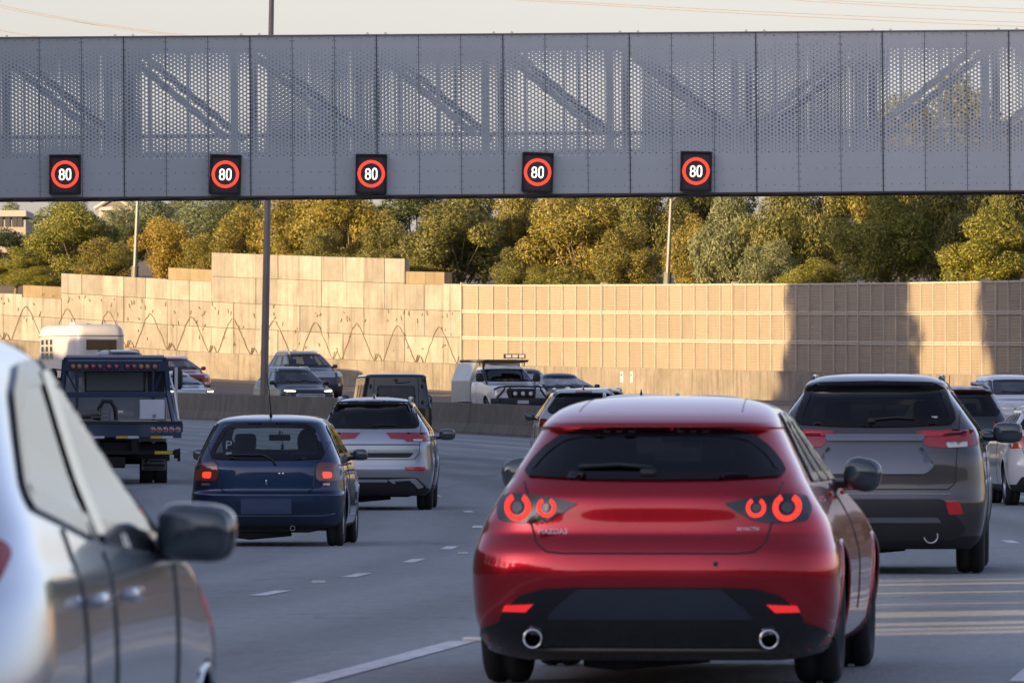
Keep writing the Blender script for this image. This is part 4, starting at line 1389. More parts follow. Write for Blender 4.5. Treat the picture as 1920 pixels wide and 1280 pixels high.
# ------------------------------------------------------------------ vehicles: fittings shared by several
def circ(cx, cz, r, n=24, a0=0, a1=360):
    return [(cx + r*math.cos(math.radians(a0+(a1-a0)*k/n)), cz + r*math.sin(math.radians(a0+(a1-a0)*k/n))) for k in range(n if a1-a0 >= 360 else n+1)]
def sector(cx, cz, r0, r1, a0, a1, n=20):
    return circ(cx, cz, r1, n, a0, a1) + circ(cx, cz, r0, n, a0, a1)[::-1]
def flip(poly): return [(-x, z) for x, z in poly][::-1]
def side_windows(c, z0, z1, yb, yt, cuts, gmat, sides=('R','L'), z0f=None):
    """door windows: yb / yt = (rear, front) ends along the bottom and the top edge, cuts = fractions of the pillars"""
    fr = [0] + list(cuts) + [1]
    z0f = z0 if z0f is None else z0f
    for sd in sides:
        for a, b in zip(fr[:-1], fr[1:]):
            a2 = a + (.03 if a > 0 else 0); b2 = b - (.03 if b < 1 else 0)
            P = []
            for f, top in ((a2,0),(b2,0),(b2,1),((a2+b2)/2,1),(a2,1)):
                y0, y1 = yt if top else yb
                P.append((y0+(y1-y0)*f, (z1 - (.02 if f in (a2,b2) else 0)) if top else z0+(z0f-z0)*f))
            c.window('side_window', rnd(P, .05), sd, gmat, .028, .015)
        c.line('door_seam', [(yb[0]+(yb[1]-yb[0])*(cuts[len(cuts)//2] if cuts else .5), z0-.03), (yb[0]+(yb[1]-yb[0])*(cuts[len(cuts)//2] if cuts else .5), .34)], sd, TRIM, .005, 5)
        for f in ([cuts[0]*.75, cuts[-1]+.12] if cuts else [.3]):
            y = yb[0]+(yb[1]-yb[0])*f
            loc, nor, d = c.ray(y, z0-.09, sd)
            m = MB(); m.box(loc + nor*.025, (.022,.17,.025), bev=.009); m.build('door_handle', c.M, c.root)
def rails(c, x, y0, y1, mat, lift=.045, r=.018):
    for sd in (-1,1):
        P = []
        for t in np.linspace(0,1,10):
            y = y0 + (y1-y0)*t
            loc, nor, d = c.ray(sd*x, y, 'top')
            P.append(loc + Vector((0,0, lift*min(1, 6*t, 6*(1-t)) )))
        m = MB(); m.tube(P, r, 8)
        m.build('roof_rail', mat, c.root, True)
def fin(c, y, h=.07):
    loc, nor, d = c.ray(0, y, 'top')
    m = MB(); m.add([loc+Vector((-.02,-.07,-.005)),loc+Vector((.02,-.07,-.005)),loc+Vector((.03,.10,-.005)),loc+Vector((-.03,.10,-.005)),loc+Vector((0,-.05,h)),loc+Vector((0,.0,h*.8))],
        [(0,1,4),(1,2,5,4),(2,3,5),(3,0,4,5),(0,3,2,1)]); m.build('roof_antenna', BLACKGLOSS, c.root)
def wiper(c, pts, view='rear', r=.012):
    return c.line('wiper', pts, view, TRIM, r, 6, .02)
def exhaust(c, x, z, r, y=.05, mat=None, L=.3):
    m = MB(); m.lathe([(y+L, r*.9),(y, r),(y-.004, r*.97),(y, r*.80),(y+.03, r*.77)], (x,0,z), 'y', 24); q = m.build('exhaust_pipe', mat or CHROME, c.root, True)
    m = MB(); m.lathe([(y+.028, r*.78),(y+.20, r*.7),(y+.20, 0)], (x,0,z), 'y', 24); m.build('pipe_bore', UNDER, q, True)
def plate(c, z, view, hw=.186, hz=.055, mat=None, x=0):
    return c.decal('number_plate', [(x-hw,z-hz),(x+hw,z-hz),(x+hw,z+hz),(x-hw,z+hz)], view, mat or PLATE, .014, res=.1, smooth=False)
def front_kit(c, lamp, grille, lower, lit=False, wz0=None, wz1=None, k0=.80, k1=.84, bumper_z=None, plate_z=.52, glassm=None):
    z0, z1 = wz0, wz1
    c.window('windscreen', rnd(sym([(0,z1),(c.w_at(z1)*k1,z1-.01),(c.w_at((z0+z1)/2)*(k0+k1)/2,(z0+z1)/2),(c.w_at(z0)*k0,z0),(0,z0)]), .04), 'front', glassm or GL_MID, .03, .02)
    for P in (lamp, flip(lamp)):
        h = c.decal('headlamp', P, 'front', LAMP_CLEAR if not lit else BLACKGLOSS, .006)
        if lit:
            cx = sum(p[0] for p in P)/len(P); cz = sum(p[1] for p in P)/len(P)
            c.decal('lamp_beam', [(cx+(p[0]-cx)*.82, cz+(p[1]-cz)*.42) for p in P], 'front', HEAD_LIT, .012, parent=h)
    if grille: c.decal('grille', grille[0], 'front', grille[1], .008)
    for P in lower or []: c.decal('air_intake', P, 'front', TRIM, .008)
    plate(c, plate_z, 'front', mat=PLATE_W)
    c.line('bonnet_seam', [(-c.w_at(z0-.12)*.86, z0-.14), (-c.w_at(z0-.12)*.6, z0-.2)], 'front', TRIM, .004, 5)
    wiper(c, [(-.05,z0+.02),(.5,z0+.06)], 'front', .01); wiper(c, [(-.6,z0+.02),(-.05,z0+.07)], 'front', .01)
def rear_lamps(c, poly, mat, lit=None, litm=None):
    for P, L in ((poly, lit), (flip(poly), flip(lit) if lit else None)):
        h = c.decal('tail_lamp', P, 'rear', mat, .008)
        if L: c.decal('lamp_lens', L, 'rear', litm or LAMP_LIT, .013, parent=h)

def put(c, px, d, head, about='rear', dz=0.0):
    return c.place(PX(px, d), d, road_z(px, d) + dz, head, about)

SEAMD = plain('seam_dark', (.05,.02,.025), .5)
LAMP_SOFT = lamp_glass('soft_lit_lamp', (.55,.03,.02), .45, (1,.06,.03))
# ================================================================== red hatchback, nearest
P_RED = paint('red_paint', (.46,.006,.016), .85, .27)
r = [(.13,.30,4.20,.72,.35,.5),(.20,.16,4.32,.84,.40,.6),(.30,.06,4.40,.872,.44,.65),(.42,.02,4.45,.888,.46,.7),(.55,.0,4.46,.893,.48,.75),
 (.64,.012,4.44,.886,.48,.75),(.70,.045,4.38,.870,.48,.75),(.745,.082,4.30,.857,.47,.8),(.80,.088,4.2,.835,.47,.8),(.87,.090,3.95,.797,.48,.8),(.91,.097,3.7,.772,.47,.75),(.96,.130,3.4,.742,.46,.7),(1.00,.170,3.1,.718,.46,.5),
 (1.06,.235,2.92,.688,.46,.4),(1.12,.305,2.76,.655,.46,.4),(1.18,.375,2.58,.624,.46,.4),(1.222,.425,2.46,.602,.46,.4),(1.243,.440,2.40,.590,.46,.4),(1.256,.405,2.36,.586,.46,.4),(1.272,.42,2.30,.578,.47,.42),(1.308,.53,2.17,.555,.5,.45),
 (1.345,.72,2.07,.52,.5,.45),(1.375,.93,1.98,.455,.45,.42),(1.394,1.12,1.88,.37,.34,.34),(1.404,1.28,1.78,.27,.22,.22),(1.41,1.42,1.65,.13,.1,.1)]
c = Car('hatchback', 4.46, r, (.88, 3.605), .325, .225, P_RED, 'glossy red hatchback with round ring tail lamps, nearest car in the middle of the road', 'car', flare=.012, nq=20)
win = rnd(sym([(0,1.236),(.36,1.232),(.46,1.212),(.545,1.15),(.60,1.085),(.625,1.04),(.61,1.022),(.3,1.006),(0,1.003)]), .03)
c.window('rear_window', win, 'rear', GL_DARK, .03, .008)
side_windows(c, 1.00, 1.315, (.95,2.9), (1.15,2.05), (.3,.62), GL_SIDE)
c.window('windscreen', rnd(sym([(0,1.30),(.46,1.29),(.60,1.05),(0,1.03)]),.05), 'front', GL_MID)
bl = rnd(sym([(0,.488),(.36,.488),(.52,.478),(.63,.445),(.725,.355),(.735,.315),(.83,.285),(.862,.225),(.80,.17),(.62,.135),(0,.135)]), .02)
bump = c.decal('bumper_insert', bl, 'rear', BLACKGLOSS, .010, res=.05)
pl = [(-.345,.478),(.345,.478),(.46,.385),(.50,.335),(-.50,.335),(-.46,.385)]
c.decal('plate_panel', rnd(pl,.02), 'rear', plain('plate_panel_dark', (.02,.028,.042), .28, coat=.5), .016, parent=bump)
c.line('diffuser_edge', [(-.56,.192),(.56,.192)], 'rear', plain('dull_grey_trim', (.10,.09,.08), .45), .009, 6, .014, parent=bump)
for sgn in (1,-1):
    q = [(.56,.405),(.70,.398),(.715,.37),(.60,.368)]
    c.decal('reflector', q if sgn > 0 else flip(q), 'rear', lamp_glass('glowing_reflector_red', (.6,.012,.016), .25, (1,.03,.03)), .018)  # reflector given a faint red glow of its own
    hs = rnd([(.35,.888),(.50,.918),(.66,.932),(.735,.925),(.765,.86),(.745,.80),(.62,.79),(.50,.80),(.42,.845)],.02)
    h = c.decal('tail_lamp', hs if sgn > 0 else flip(hs), 'rear', BLACKGLOSS, .008, res=.04)
    for cx, r0, r1 in ((.648,.041,.065),(.505,.029,.046)):
        ring = sector(sgn*cx, .866, r0, r1, -240, 60, 28)
        c.decal('lit_ring', ring, 'rear', RING_LIT, .013, res=.02, parent=h, skirt=.004)
        c.decal('lamp_lens', circ(sgn*cx, .866, r0*.62, 18), 'rear', plain('lamp_core', (.05,.045,.05), .15, coat=1), .014, res=.02, parent=h, skirt=.003)
hl = [(-.575,.915),(-.60,.86),(-.585,.80),(-.555,.70),(-.50,.655),(-.42,.648),(.42,.648),(.50,.655),(.555,.70),(.585,.80),(.60,.86),(.575,.915)]
c.line('hatch_seam', [(-.63,.99),(-.60,.92)]+hl[1:-1]+[(.60,.92),(.63,.99)], 'rear', TRIM, .0055, 6, -.001, res=.03)
b = text_mesh('badge', 'MAZDA3', .036, .002, SATIN, c.root); b.location = c.ray(-.475,.752,'rear')[0] + Vector((0,-.008,0)); b.rotation_euler = (math.radians(84),0,0)
b = text_mesh('badge', 'SKYACTIV', .024, .002, SATIN, c.root); b.location = c.ray(.47,.765,'rear')[0] + Vector((0,-.008,0)); b.rotation_euler = (math.radians(84),0,0)
m = MB(); m.lathe([(-.008,.012),(-.012,0)], tuple(c.ray(.32,.60,'rear')[0]), 'y', 12); m.build('sensor', TRIM, c.root, True)
wiper(c, [(.0,1.045),(-.16,1.06),(-.36,1.05)], r=.011)
m = MB(); loc = c.ray(-.02,1.035,'rear')[0]; m.box(loc+Vector((0,-.015,0)), (.08,.04,.04), bev=.015); m.build('wiper_hub', TRIM, c.root, True)
for sd in (-1,1): exhaust(c, sd*.572, .235, .048, .085)
c.mirror(1, 2.62, 1.01, (.098,.06,.086), BLACKGLOSS, .07, tilt=.2, round_=2.7); c.mirror(-1, 2.62, 1.01, (.098,.06,.086), BLACKGLOSS, .07, tilt=.2, round_=2.7)
c.line('roof_seam', [(.40,.7),(.36,1.75)], 'top', SEAMD, .0025, 5); c.line('roof_seam', [(-.40,.7),(-.36,1.75)], 'top', SEAMD, .0025, 5)
c.seats(2.3, 1.25, 1.02, .37, mat=SEATGREY); c.dash(3.0, .95)
m = MB()
for x in (-.36,.33): m.box((x,1.98,1.285),(.30,.22,.012),Matrix.Rotation(-.3,3,'X'))
m.build('sun_visor', plain('visor_cloth', (.30,.30,.26), .9), c.root)
c.finish(); c.wheels(RIMDARK); c.underbody(.15,.36)
put(c, 1217, 38.5, .100)

# ================================================================== grey SUV on the right
P_GREY = paint('dark_grey_paint', (.085,.075,.074), .8, .28)
c = Car('suv', 4.89, suv_rows(4.89,1.925,1.765,hood=1.06,cowl=1.20,lean=.325,rear_lean=.20,slip=2.1), (.95,3.74), .385, .25, P_GREY, 'dark grey SUV with red wedge tail lamps, ahead of the red hatchback on its right', 'SUV', flare=.02)
win = rnd(sym([(0,1.672),(.50,1.662),(.595,1.62),(.655,1.46),(.69,1.36),(.66,1.325),(.3,1.305),(0,1.30)]),.03)
c.window('rear_window', win, 'rear', GL_DARK, .045, .015)
side_windows(c, 1.22, 1.60, (.55,3.35), (.75,2.45), (.26,.62), GL_SIDE)
c.window('windscreen', rnd(sym([(0,1.58),(.6,1.57),(.78,1.27),(0,1.25)]),.05), 'front', GL_MID)
lampP = rnd([(.355,1.255),(.62,1.268),(.86,1.262),(.90,1.13),(.62,1.105),(.46,1.118)],.015)
rear_lamps(c, lampP, LAMP_RED, [(.40,1.245),(.80,1.25),(.80,1.215),(.43,1.205)], lamp_glass('upper_red', (.5,.02,.03)))
for s_ in (1,-1):
    q = [(.60,1.155),(.80,1.16),(.80,1.115),(.64,1.108)]
    c.decal('reversing_lamp', q if s_ > 0 else flip(q), 'rear', LAMP_CLEAR, .013)
    q = rnd([(.615,.645),(.735,.64),(.77,.53),(.645,.525)],.012)
    c.decal('reflector', q if s_ > 0 else flip(q), 'rear', REFLECTOR, .012)
c.decal('garnish_bar', rnd([(-.44,1.222),(.44,1.222),(.42,1.165),(-.42,1.165)],.02), 'rear', paint('garnish_grey', (.17,.17,.18), .8, .25), .018)
rec = rnd([(-.40,1.13),(.40,1.13),(.52,.95),(.44,.88),(-.44,.88),(-.52,.95)],.03)
c.decal('plate_recess', rec, 'rear', paint('sky_reflect_grey', (.14,.14,.15), .6, .22), .009, tilt=(1.13,.17))  # lighter grey and outward tilt stand in for reflected sky
c.line('hatch_seam', [(.75,1.62),(.735,1.3),(.72,1.1),(.70,.80),(.64,.745),(-.64,.745),(-.70,.80),(-.72,1.1),(-.735,1.3),(-.75,1.62)], 'rear', TRIM, .006, 6)
bp = c.decal('bumper_trim', rnd([(-.60,.66),(.60,.66),(.74,.48),(.80,.40),(.70,.30),(-.70,.30),(-.80,.40),(-.74,.48)],.04), 'rear', TRIM, .008)
c.decal('skid_strip', rnd([(-.55,.50),(.55,.50),(.58,.455),(-.58,.455)],.01), 'rear', plain('grey_plastic', (.10,.11,.12), .5), .018, parent=bp)
c.line('bumper_line', [(-.66,.705),(.66,.705)], 'rear', SATIN, .006, 6, .004)
wiper(c, [(-.02,1.345),(.18,1.365),(.34,1.352)]); m = MB(); m.box(c.ray(-.03,1.345,'rear')[0]+Vector((0,-.02,0)),(.07,.05,.05),bev=.02); m.build('wiper_hub', TRIM, c.root, True)
exhaust(c, .49, .335, .066, .06, SATIN)
c.mirror(1, 2.95, 1.235, (.135,.08,.095), BLACKGLOSS, .10); c.mirror(-1, 2.95, 1.235, (.135,.08,.095), BLACKGLOSS, .10)
rails(c, .56, .7, 2.3, P_GREY, .03)
m = MB(); m.box(c.ray(.52,1.37,'rear')[0]+Vector((0,-.006,0)),(.05,.004,.03)); m.build('sticker', PLATE_W, c.root)
c.seats(2.6, 1.4, 1.3, .40); c.dash(3.3, 1.15)
c.finish((.34, TRIM, 'sill')); c.wheels(); c.underbody(.24,.42)
put(c, 1640, 70, .072)

# ================================================================== blue hatchback
P_BLUE = paint('navy_paint', (.006,.025,.078), .7, .28)
r = [(.17,.25,3.45,.70,.35,.5),(.24,.10,3.55,.80,.4,.6),(.36,.03,3.62,.825,.42,.65),(.5,.0,3.66,.83,.42,.7),(.565,.0,3.65,.83,.42,.7),(.61,.055,3.64,.828,.42,.7),(.75,.058,3.5,.82,.42,.7),(.85,.062,3.3,.803,.42,.7),(.90,.078,3.1,.79,.42,.6),(.95,.10,2.95,.775,.42,.5),(1.0,.14,2.75,.755,.42,.4),
 (1.15,.26,2.45,.69,.42,.4),(1.28,.36,2.15,.63,.42,.4),(1.345,.385,1.97,.595,.45,.45),(1.385,.48,1.84,.54,.45,.5),(1.41,.65,1.7,.45,.42,.42),(1.428,.85,1.55,.30,.3,.3),(1.435,1.05,1.4,.15,.15,.15)]
c = Car('hatchback', 3.66, r, (.62,2.99), .30, .185, P_BLUE, 'small dark blue hatchback with a P plate in its rear window, behind the silver SUV', 'car')
win = rnd(sym([(0,1.325),(.40,1.32),(.49,1.27),(.575,1.10),(.615,1.0),(.58,.965),(.3,.952),(0,.95)]),.03)
c.window('rear_window', win, 'rear', GL_CLEAR, .035, .015)
side_windows(c, .98, 1.32, (.5,2.75), (.65,1.95), (.42,), GL_MID)
c.window('windscreen', rnd(sym([(0,1.33),(.52,1.32),(.66,1.02),(0,1.0)]),.05), 'front', GL_CLEAR)
lampP = rnd([(.545,.90),(.60,.915),(.74,.905),(.80,.88),(.81,.72),(.56,.715),(.53,.76)],.03)
rear_lamps(c, lampP, lamp_glass('smoky_red_lamp', (.16,.035,.022)), rnd([(.60,.815),(.70,.81),(.70,.745),(.61,.74)],.025,4), LAMP_SOFT)
for x, q in ((-.665,.09),(.645,.07)):
    c.decal('badge', [(x-q/2,.69),(x+q/2,.69),(x+q/2,.665),(x-q/2,.665)], 'rear', CHROME, .008, res=.05, smooth=False)
c.line('hatch_seam', [(.70,1.2),(.60,.95),(.53,.90),(.525,.74),(.51,.63),(.44,.595),(-.44,.595),(-.51,.63),(-.525,.74),(-.53,.90),(-.60,.95),(-.70,1.2)], 'rear', TRIM, .006, 6)
plate(c, .44, 'rear', .275, .08)
m = MB(); m.box(c.ray(0,.70,'rear')[0]+Vector((0,-.012,0)),(.022,.02,.05),bev=.008); m.build('hatch_lock', CHROME, c.root)
m = MB(); m.ellipsoid(c.ray(.14,.795,'rear')[0], (.012,.006,.012), 2); m.ellipsoid(c.ray(.18,.795,'rear')[0], (.012,.006,.012), 2); m.build('badge_dots', CHROME, c.root)
wiper(c, [(.10,.885),(.05,.945),(-.05,.985),(-.42,.985)], r=.011)
c.line('bumper_line', [(-.74,.36),(-.6,.335),(.6,.335),(.74,.36)], 'rear', plain('bumper_edge', (.05,.08,.13), .4), .008, 6, .002)
loc = c.ray(0,.75,'top')[0]; m = MB(); m.tube([loc+Vector((0,0,-.01)), loc+Vector((0,-.01,.06))], .02, 8, False, .006); m.tube([loc+Vector((0,-.01,.05)),loc+Vector((-.01,-.12,.26)),loc+Vector((-.03,-.25,.46))], .006, 5); m.build('aerial', TRIM, c.root, True)
exhaust(c, .28, .20, .028, .12, SATIN, .2)
c.mirror(1, 2.28, .99, (.085,.06,.065), BLACKGLOSS, .05); c.mirror(-1, 2.28, .99, (.085,.06,.065), BLACKGLOSS, .05)
pp = text_mesh('p_plate', 'P', .15, .002, plain('p_plate_white', (.42,.47,.47), .6), c.root); pp.location = c.ray(-.43,1.10,'rear')[0] + Vector((0,.03,0)); pp.rotation_euler = (math.radians(58),0,0)
m = MB(); m.box(c.ray(-.42,.985,'rear')[0]+Vector((0,.02,0)),(.06,.004,.09),Matrix.Rotation(-.5,3,'X')); m.build('sticker', PLATE_W, c.root)
m = MB(); m.tube([(0.02,2.3,1.25),(.02,2.3,1.10)],.004,4); m.ellipsoid((.02,2.3,1.07),(.018,.018,.045),2); m.build('hanging_freshener', TRIM, c.root)
c.seats(1.9, .95, 1.0, .36, mat=SEAT); c.dash(2.55,.92)
m = MB(); m.ellipsoid((.36,1.92,1.13),(.15,.09,.16),2.4); m.build('seat_cover', SEAT, c.root, True)
c.finish((.24, TRIM, 'sill')); c.wheels(r_rim=.6); c.underbody(.15,.3,.2)
put(c, 499, 87, .04)

# ================================================================== silver SUV
P_SILV = paint('silver_grey_paint', (.36,.38,.41), .7, .28)
c = Car('suv', 4.71, suv_rows(4.71,1.80,1.715,hood=1.02,cowl=1.15,lean=.32,rear_lean=.17,slip=2.1), (.93,3.63), .37, .24, P_SILV, 'silver grey SUV with slim wedge tail lamps, just ahead of the dark blue hatchback', 'SUV', flare=.02)
c.window('rear_window', rnd(sym([(0,1.64),(.52,1.63),(.60,1.56),(.66,1.38),(.685,1.285),(.64,1.255),(0,1.245)]),.03), 'rear', GL_DARK, .04, .015)
side_windows(c, 1.17, 1.56, (.5,3.2), (.7,2.35), (.24,.6), GL_SIDE)
c.window('windscreen', rnd(sym([(0,1.53),(.55,1.52),(.72,1.22),(0,1.2)]),.05), 'front', GL_CLEAR)
lampP = rnd([(.19,1.175),(.80,1.178),(.86,1.17),(.87,1.04),(.52,1.035),(.46,1.075),(.27,1.085)],.012)
rear_lamps(c, lampP, LAMP_RED, [(.60,1.075),(.74,1.075),(.74,1.045),(.62,1.045)], LAMP_CLEAR)
for s_ in (1,-1):
    q = rnd([(.47,.655),(.79,.66),(.79,.605),(.50,.605)],.01); c.decal('reflector', q if s_ > 0 else flip(q), 'rear', REFLECTOR, .012)
c.decal('brake_lamp', [(-.12,1.665),(.12,1.665),(.12,1.645),(-.12,1.645)], 'rear', LAMP_RED_D, .010)
c.line('hatch_seam', [(.73,1.55),(.72,1.2),(.70,.86),(.62,.77),(-.62,.77),(-.70,.86),(-.72,1.2),(-.73,1.55)], 'rear', TRIM, .006, 6)
c.line('hatch_crease', [(-.70,.995),(.70,.995)], 'rear', TRIM, .009, 6)
c.decal('plate_recess', rnd([(-.55,.80),(.55,.80),(.62,.87),(-.62,.87)],.02), 'rear', TRIM, .006)
bp = c.decal('bumper_trim', rnd([(-.66,.50),(.66,.50),(.80,.36),(.82,.28),(.7,.24),(-.7,.24),(-.82,.28),(-.8,.36)],.03), 'rear', TRIM, .008)
for s_ in (1,-1):
    q = rnd([(.22,.47),(.64,.49),(.76,.36),(.68,.33),(.60,.42),(.30,.41)],.02); c.decal('skid_plate', q if s_ > 0 else flip(q), 'rear', SATIN, .02, parent=bp)
    q = rnd([(.33,.445),(.56,.455),(.60,.40),(.36,.395)],.015); c.decal('exhaust_opening', q if s_ > 0 else flip(q), 'rear', BLACKGLOSS, .026, parent=bp)
c.decal('skid_plate', [(-.22,.47),(.22,.47),(.22,.43),(-.22,.43)], 'rear', SATIN, .02, parent=bp)
wiper(c, [(.0,1.27),(.2,1.285),(.36,1.275)])
rails(c, .54, .55, 2.3, SATIN, .05, .024); fin(c, .75, .09)
c.mirror(1, 2.9, 1.14, (.125,.08,.085), BLACKGLOSS, .08); c.mirror(-1, 2.9, 1.14, (.125,.08,.085), BLACKGLOSS, .08)
b = text_mesh('badge', 'OUTLANDER', .04, .002, SATIN, c.root); b.location = c.ray(.40,.90,'rear')[0]+Vector((0,-.008,0)); b.rotation_euler = (math.radians(88),0,0)
c.seats(2.5,1.4,1.25,.38); c.dash(3.1,1.1)
c.finish((.34, TRIM, 'sill')); c.wheels(); c.underbody(.2,.4)
put(c, 699, 121, .015)

SEAM = plain('seam_grey', (.10,.11,.12), .6)
# ================================================================== pale car in the left foreground
P_WHITE = paint('silver_white_paint', (.52,.555,.61), .55, .20)
r = [(.17,.2,3.95,.74,.4,.6),(.25,.1,4.1,.83,.45,.7),(.38,.03,4.22,.865,.5,.75),(.55,.0,4.3,.88,.55,.8),(.75,.01,4.26,.888,.55,.8),(.88,.03,4.05,.882,.55,.85),(.95,.05,3.75,.872,.55,.8),(1.0,.07,3.3,.855,.52,.6),(1.06,.11,3.0,.835,.5,.5),
 (1.14,.18,2.78,.80,.5,.45),(1.245,.28,2.5,.765,.5,.45),(1.345,.38,2.2,.735,.5,.45),(1.415,.44,1.98,.71,.5,.45),(1.465,.52,1.8,.66,.5,.5),(1.497,.7,1.6,.57,.45,.45),(1.518,.9,1.45,.38,.2,.2),(1.526,1.05,1.3,.2,.08,.08)]
c = Car('hatchback', 4.3, r, (.80,3.40), .32, .215, P_WHITE, 'blurred pale silver hatchback cut off by the left edge, its right wing mirror sticking out', 'car', nq=24, sub=8)
fw = rnd([(1.60,1.04),(2.78,.985),(2.78,1.03),(2.44,1.21),(2.06,1.355),(1.80,1.4),(1.60,1.405)],.04)
rw_ = rnd([(.62,1.13),(1.50,1.045),(1.50,1.405),(1.15,1.395),(.90,1.33)],.04)
for sd in ('R','L'):
    c.window('side_window', fw, sd, GL_SIDE, .032, .022); c.window('side_window', rw_, sd, GL_SIDE, .032, .022)
    c.decal('pillar_trim', [(1.47,1.04),(1.63,1.03),(1.63,1.40),(1.47,1.40)], sd, BLACKGLOSS, .013)
    c.line('door_seam', [(1.56,1.0),(1.57,.6),(1.55,.34)], sd, TRIM, .006, 5); c.line('door_seam', [(.98,1.06),(1.02,.8),(.98,.66)], sd, TRIM, .006, 5); c.line('door_seam', [(2.82,.95),(2.80,.6),(2.72,.34)], sd, TRIM, .006, 5)
    for y in (1.12,1.72):
        loc, nor, dd = c.ray(y,.90,sd); m = MB(); m.box(loc+nor*.028,(.03,.2,.03),bev=.012); m.build('door_handle', P_WHITE, c.root, True)
    q = rnd([(.04,1.10),(.19,1.11),(.32,1.03),(.22,.95),(.04,.94)],.03); c.decal('tail_lamp', q, sd, LAMP_RED, .006)
c.window('rear_window', rnd(sym([(0,1.38),(.5,1.37),(.62,1.18),(.6,1.12),(0,1.11)]),.04), 'rear', GL_DARK)
c.window('windscreen', rnd(sym([(0,1.39),(.54,1.38),(.72,1.10),(0,1.08)]),.05), 'front', GL_CLEAR)
c.mirror(1, 2.56, 1.03, (.094,.07,.070), BLACKGLOSS, .02, tilt=.06, round_=3.4); c.mirror(-1, 2.56, 1.03, (.128,.085,.095), P_WHITE, .07)
m = MB(); x0 = c.ray(2.56,1.0,'R')[0].x; m.box((x0+.03,2.58,.985),(.20,.09,.05),bev=.02); m.build('mirror_base', BLACKGLOSS, c.root)
c.seats(2.1,1.1,1.06,.37); c.dash(2.8,.98)
c.finish((.26, TRIM, 'sill')); c.wheels(); c.underbody(.17,.34)
put(c, 960-1.875*15000/16.4, 16.4, .068)
# ================================================================== boxy black four-wheel drive
P_BLK = paint('charcoal_paint', (.030,.034,.040), .4, .38)
h = .84
r = [(.38,.10,4.2,h-.04,.12,.2),(.48,.0,4.4,h,.10,.2),(.75,.0,4.45,h,.10,.2),(1.0,.0,4.43,h,.10,.2),(1.16,.0,4.35,h-.005,.10,.2),(1.22,.0,3.3,h-.01,.10,.2),(1.30,.01,3.1,h-.03,.10,.15),(1.55,.03,3.0,h-.075,.10,.15),(1.80,.05,2.9,h-.115,.10,.15),(1.93,.055,2.8,h-.13,.10,.15),(1.985,.08,2.7,h-.16,.14,.2),(2.01,.16,2.55,h-.24,.2,.3),(2.025,.4,2.3,.4,.2,.2),(2.03,.7,2.0,.2,.1,.1)]
c = Car('off_roader', 4.5, r, (.85,3.45), .38, .26, P_BLK, 'boxy black four-wheel drive with a flat rear door, ahead of the silver SUV', 'four-wheel drive', flare=.03)
c.window('rear_window', rnd([(-.42,1.72),(.42,1.72),(.44,1.30),(-.44,1.30)],.03), 'rear', GL_DARK, .02, .018)
for sd in ('R','L'):
    for a, b in ((.22,.95),(1.05,1.75),(1.85,2.75)): c.window('side_window', rnd([(a,1.32),(b,1.32),(b-.02,1.76),(a+.02,1.76)],.03), sd, GL_SIDE, .02, .02)
    c.line('body_rail', [(.12,1.0),(3.2,1.0)], sd, TRIM, .025, 6); c.line('gutter', [(.12,1.94),(2.7,1.94)], sd, TRIM, .018, 6)
c.window('windscreen', rnd(sym([(0,1.80),(.62,1.79),(.70,1.34),(0,1.33)]),.03), 'front', GL_MID)
c.line('door_seam', [(-.52,1.9),(-.54,.62),(.54,.62),(.52,1.9)], 'rear', TRIM, .008, 5)
for x in (-.60,.62):
    for z in (.85,1.35,1.72):
        m = MB(); m.box(c.ray(x if x < 0 else x,z,'rear')[0]+Vector((0,-.02,0)),(.05,.05,.09),bev=.01); m.build('hinge', TRIM, c.root)
wiper(c, [(-.02,1.80),(.12,1.80),(.33,1.83)]); m = MB(); m.ellipsoid(c.ray(0,1.87,'rear')[0],(.05,.05,.04),2.2); m.build('brake_lamp', LAMP_RED_D, c.root, True)
rear_lamps(c, rnd([(.50,.72),(.74,.72),(.74,.62),(.50,.62)],.01), LAMP_RED_D, None)
bp = c.decal('bumper', rnd([(-.82,.62),(.82,.62),(.82,.42),(-.82,.42)],.02), 'rear', TRIM, .05, skirt=.05)
m = MB()
for x in (.40,.48,.56): m.ellipsoid((x,-.015,1.02+.0),(.014,.012,.014),2)
m.build('badge', CHROME, c.root)
m = MB()
for x in (-.22,.18): m.box((x,.5,1.42),(.17,.06,.22),bev=.02)
m.build('rear_headrest', plain('pale_seat', (.28,.27,.24), .8), c.root)
c.mirror(1, 2.7, 1.42, (.10,.06,.11), BLACKGLOSS, .10); c.mirror(-1, 2.7, 1.42, (.10,.06,.11), BLACKGLOSS, .10)
c.seats(2.0,1.1,1.5,.36); c.dash(2.7,1.25)
c.finish((.50, TRIM, 'sill')); c.wheels(RIMDARK); c.underbody(.30,.5)
put(c, 743, 187, -.10)

# ================================================================== flat-bed tow truck
P_NAVY = paint('truck_navy', (.012,.03,.085), .35, .32)
M_REFW = plain('reflective_white', (.55,.57,.6), .5); M_REFY = plain('reflective_yellow', (.62,.40,.03), .5)
tt = empty('tow_truck'); tag(tt, 'dark blue flat-bed tow truck with a row of round lights across its headboard', 'tow truck')
def tp(name, mb, mat, par=None, sm=False):
    o = mb.build(name, mat, par or tt, False)
    if sm: smooth_by_angle(o, 40)
    return o
m = MB(); m.box((0,2.6,.99),(2.42,5.2,.24),bev=.02); m.box((0,2.6,1.135),(2.38,5.1,.03)); 
for s_ in (-1,1): m.box((s_*1.21,2.6,1.06),(.05,5.2,.17),bev=.01)
bed = tp('flat_bed', m, P_NAVY)
m = MB(); m.box((0,-.03,1.01),(2.40,.05,.26),bev=.01); tp('tail_board', m, P_NAVY)
m = MB(); m.box((0,-.05,1.155),(2.44,.12,.05),bev=.01); tp('tail_edge', m, TRIM)
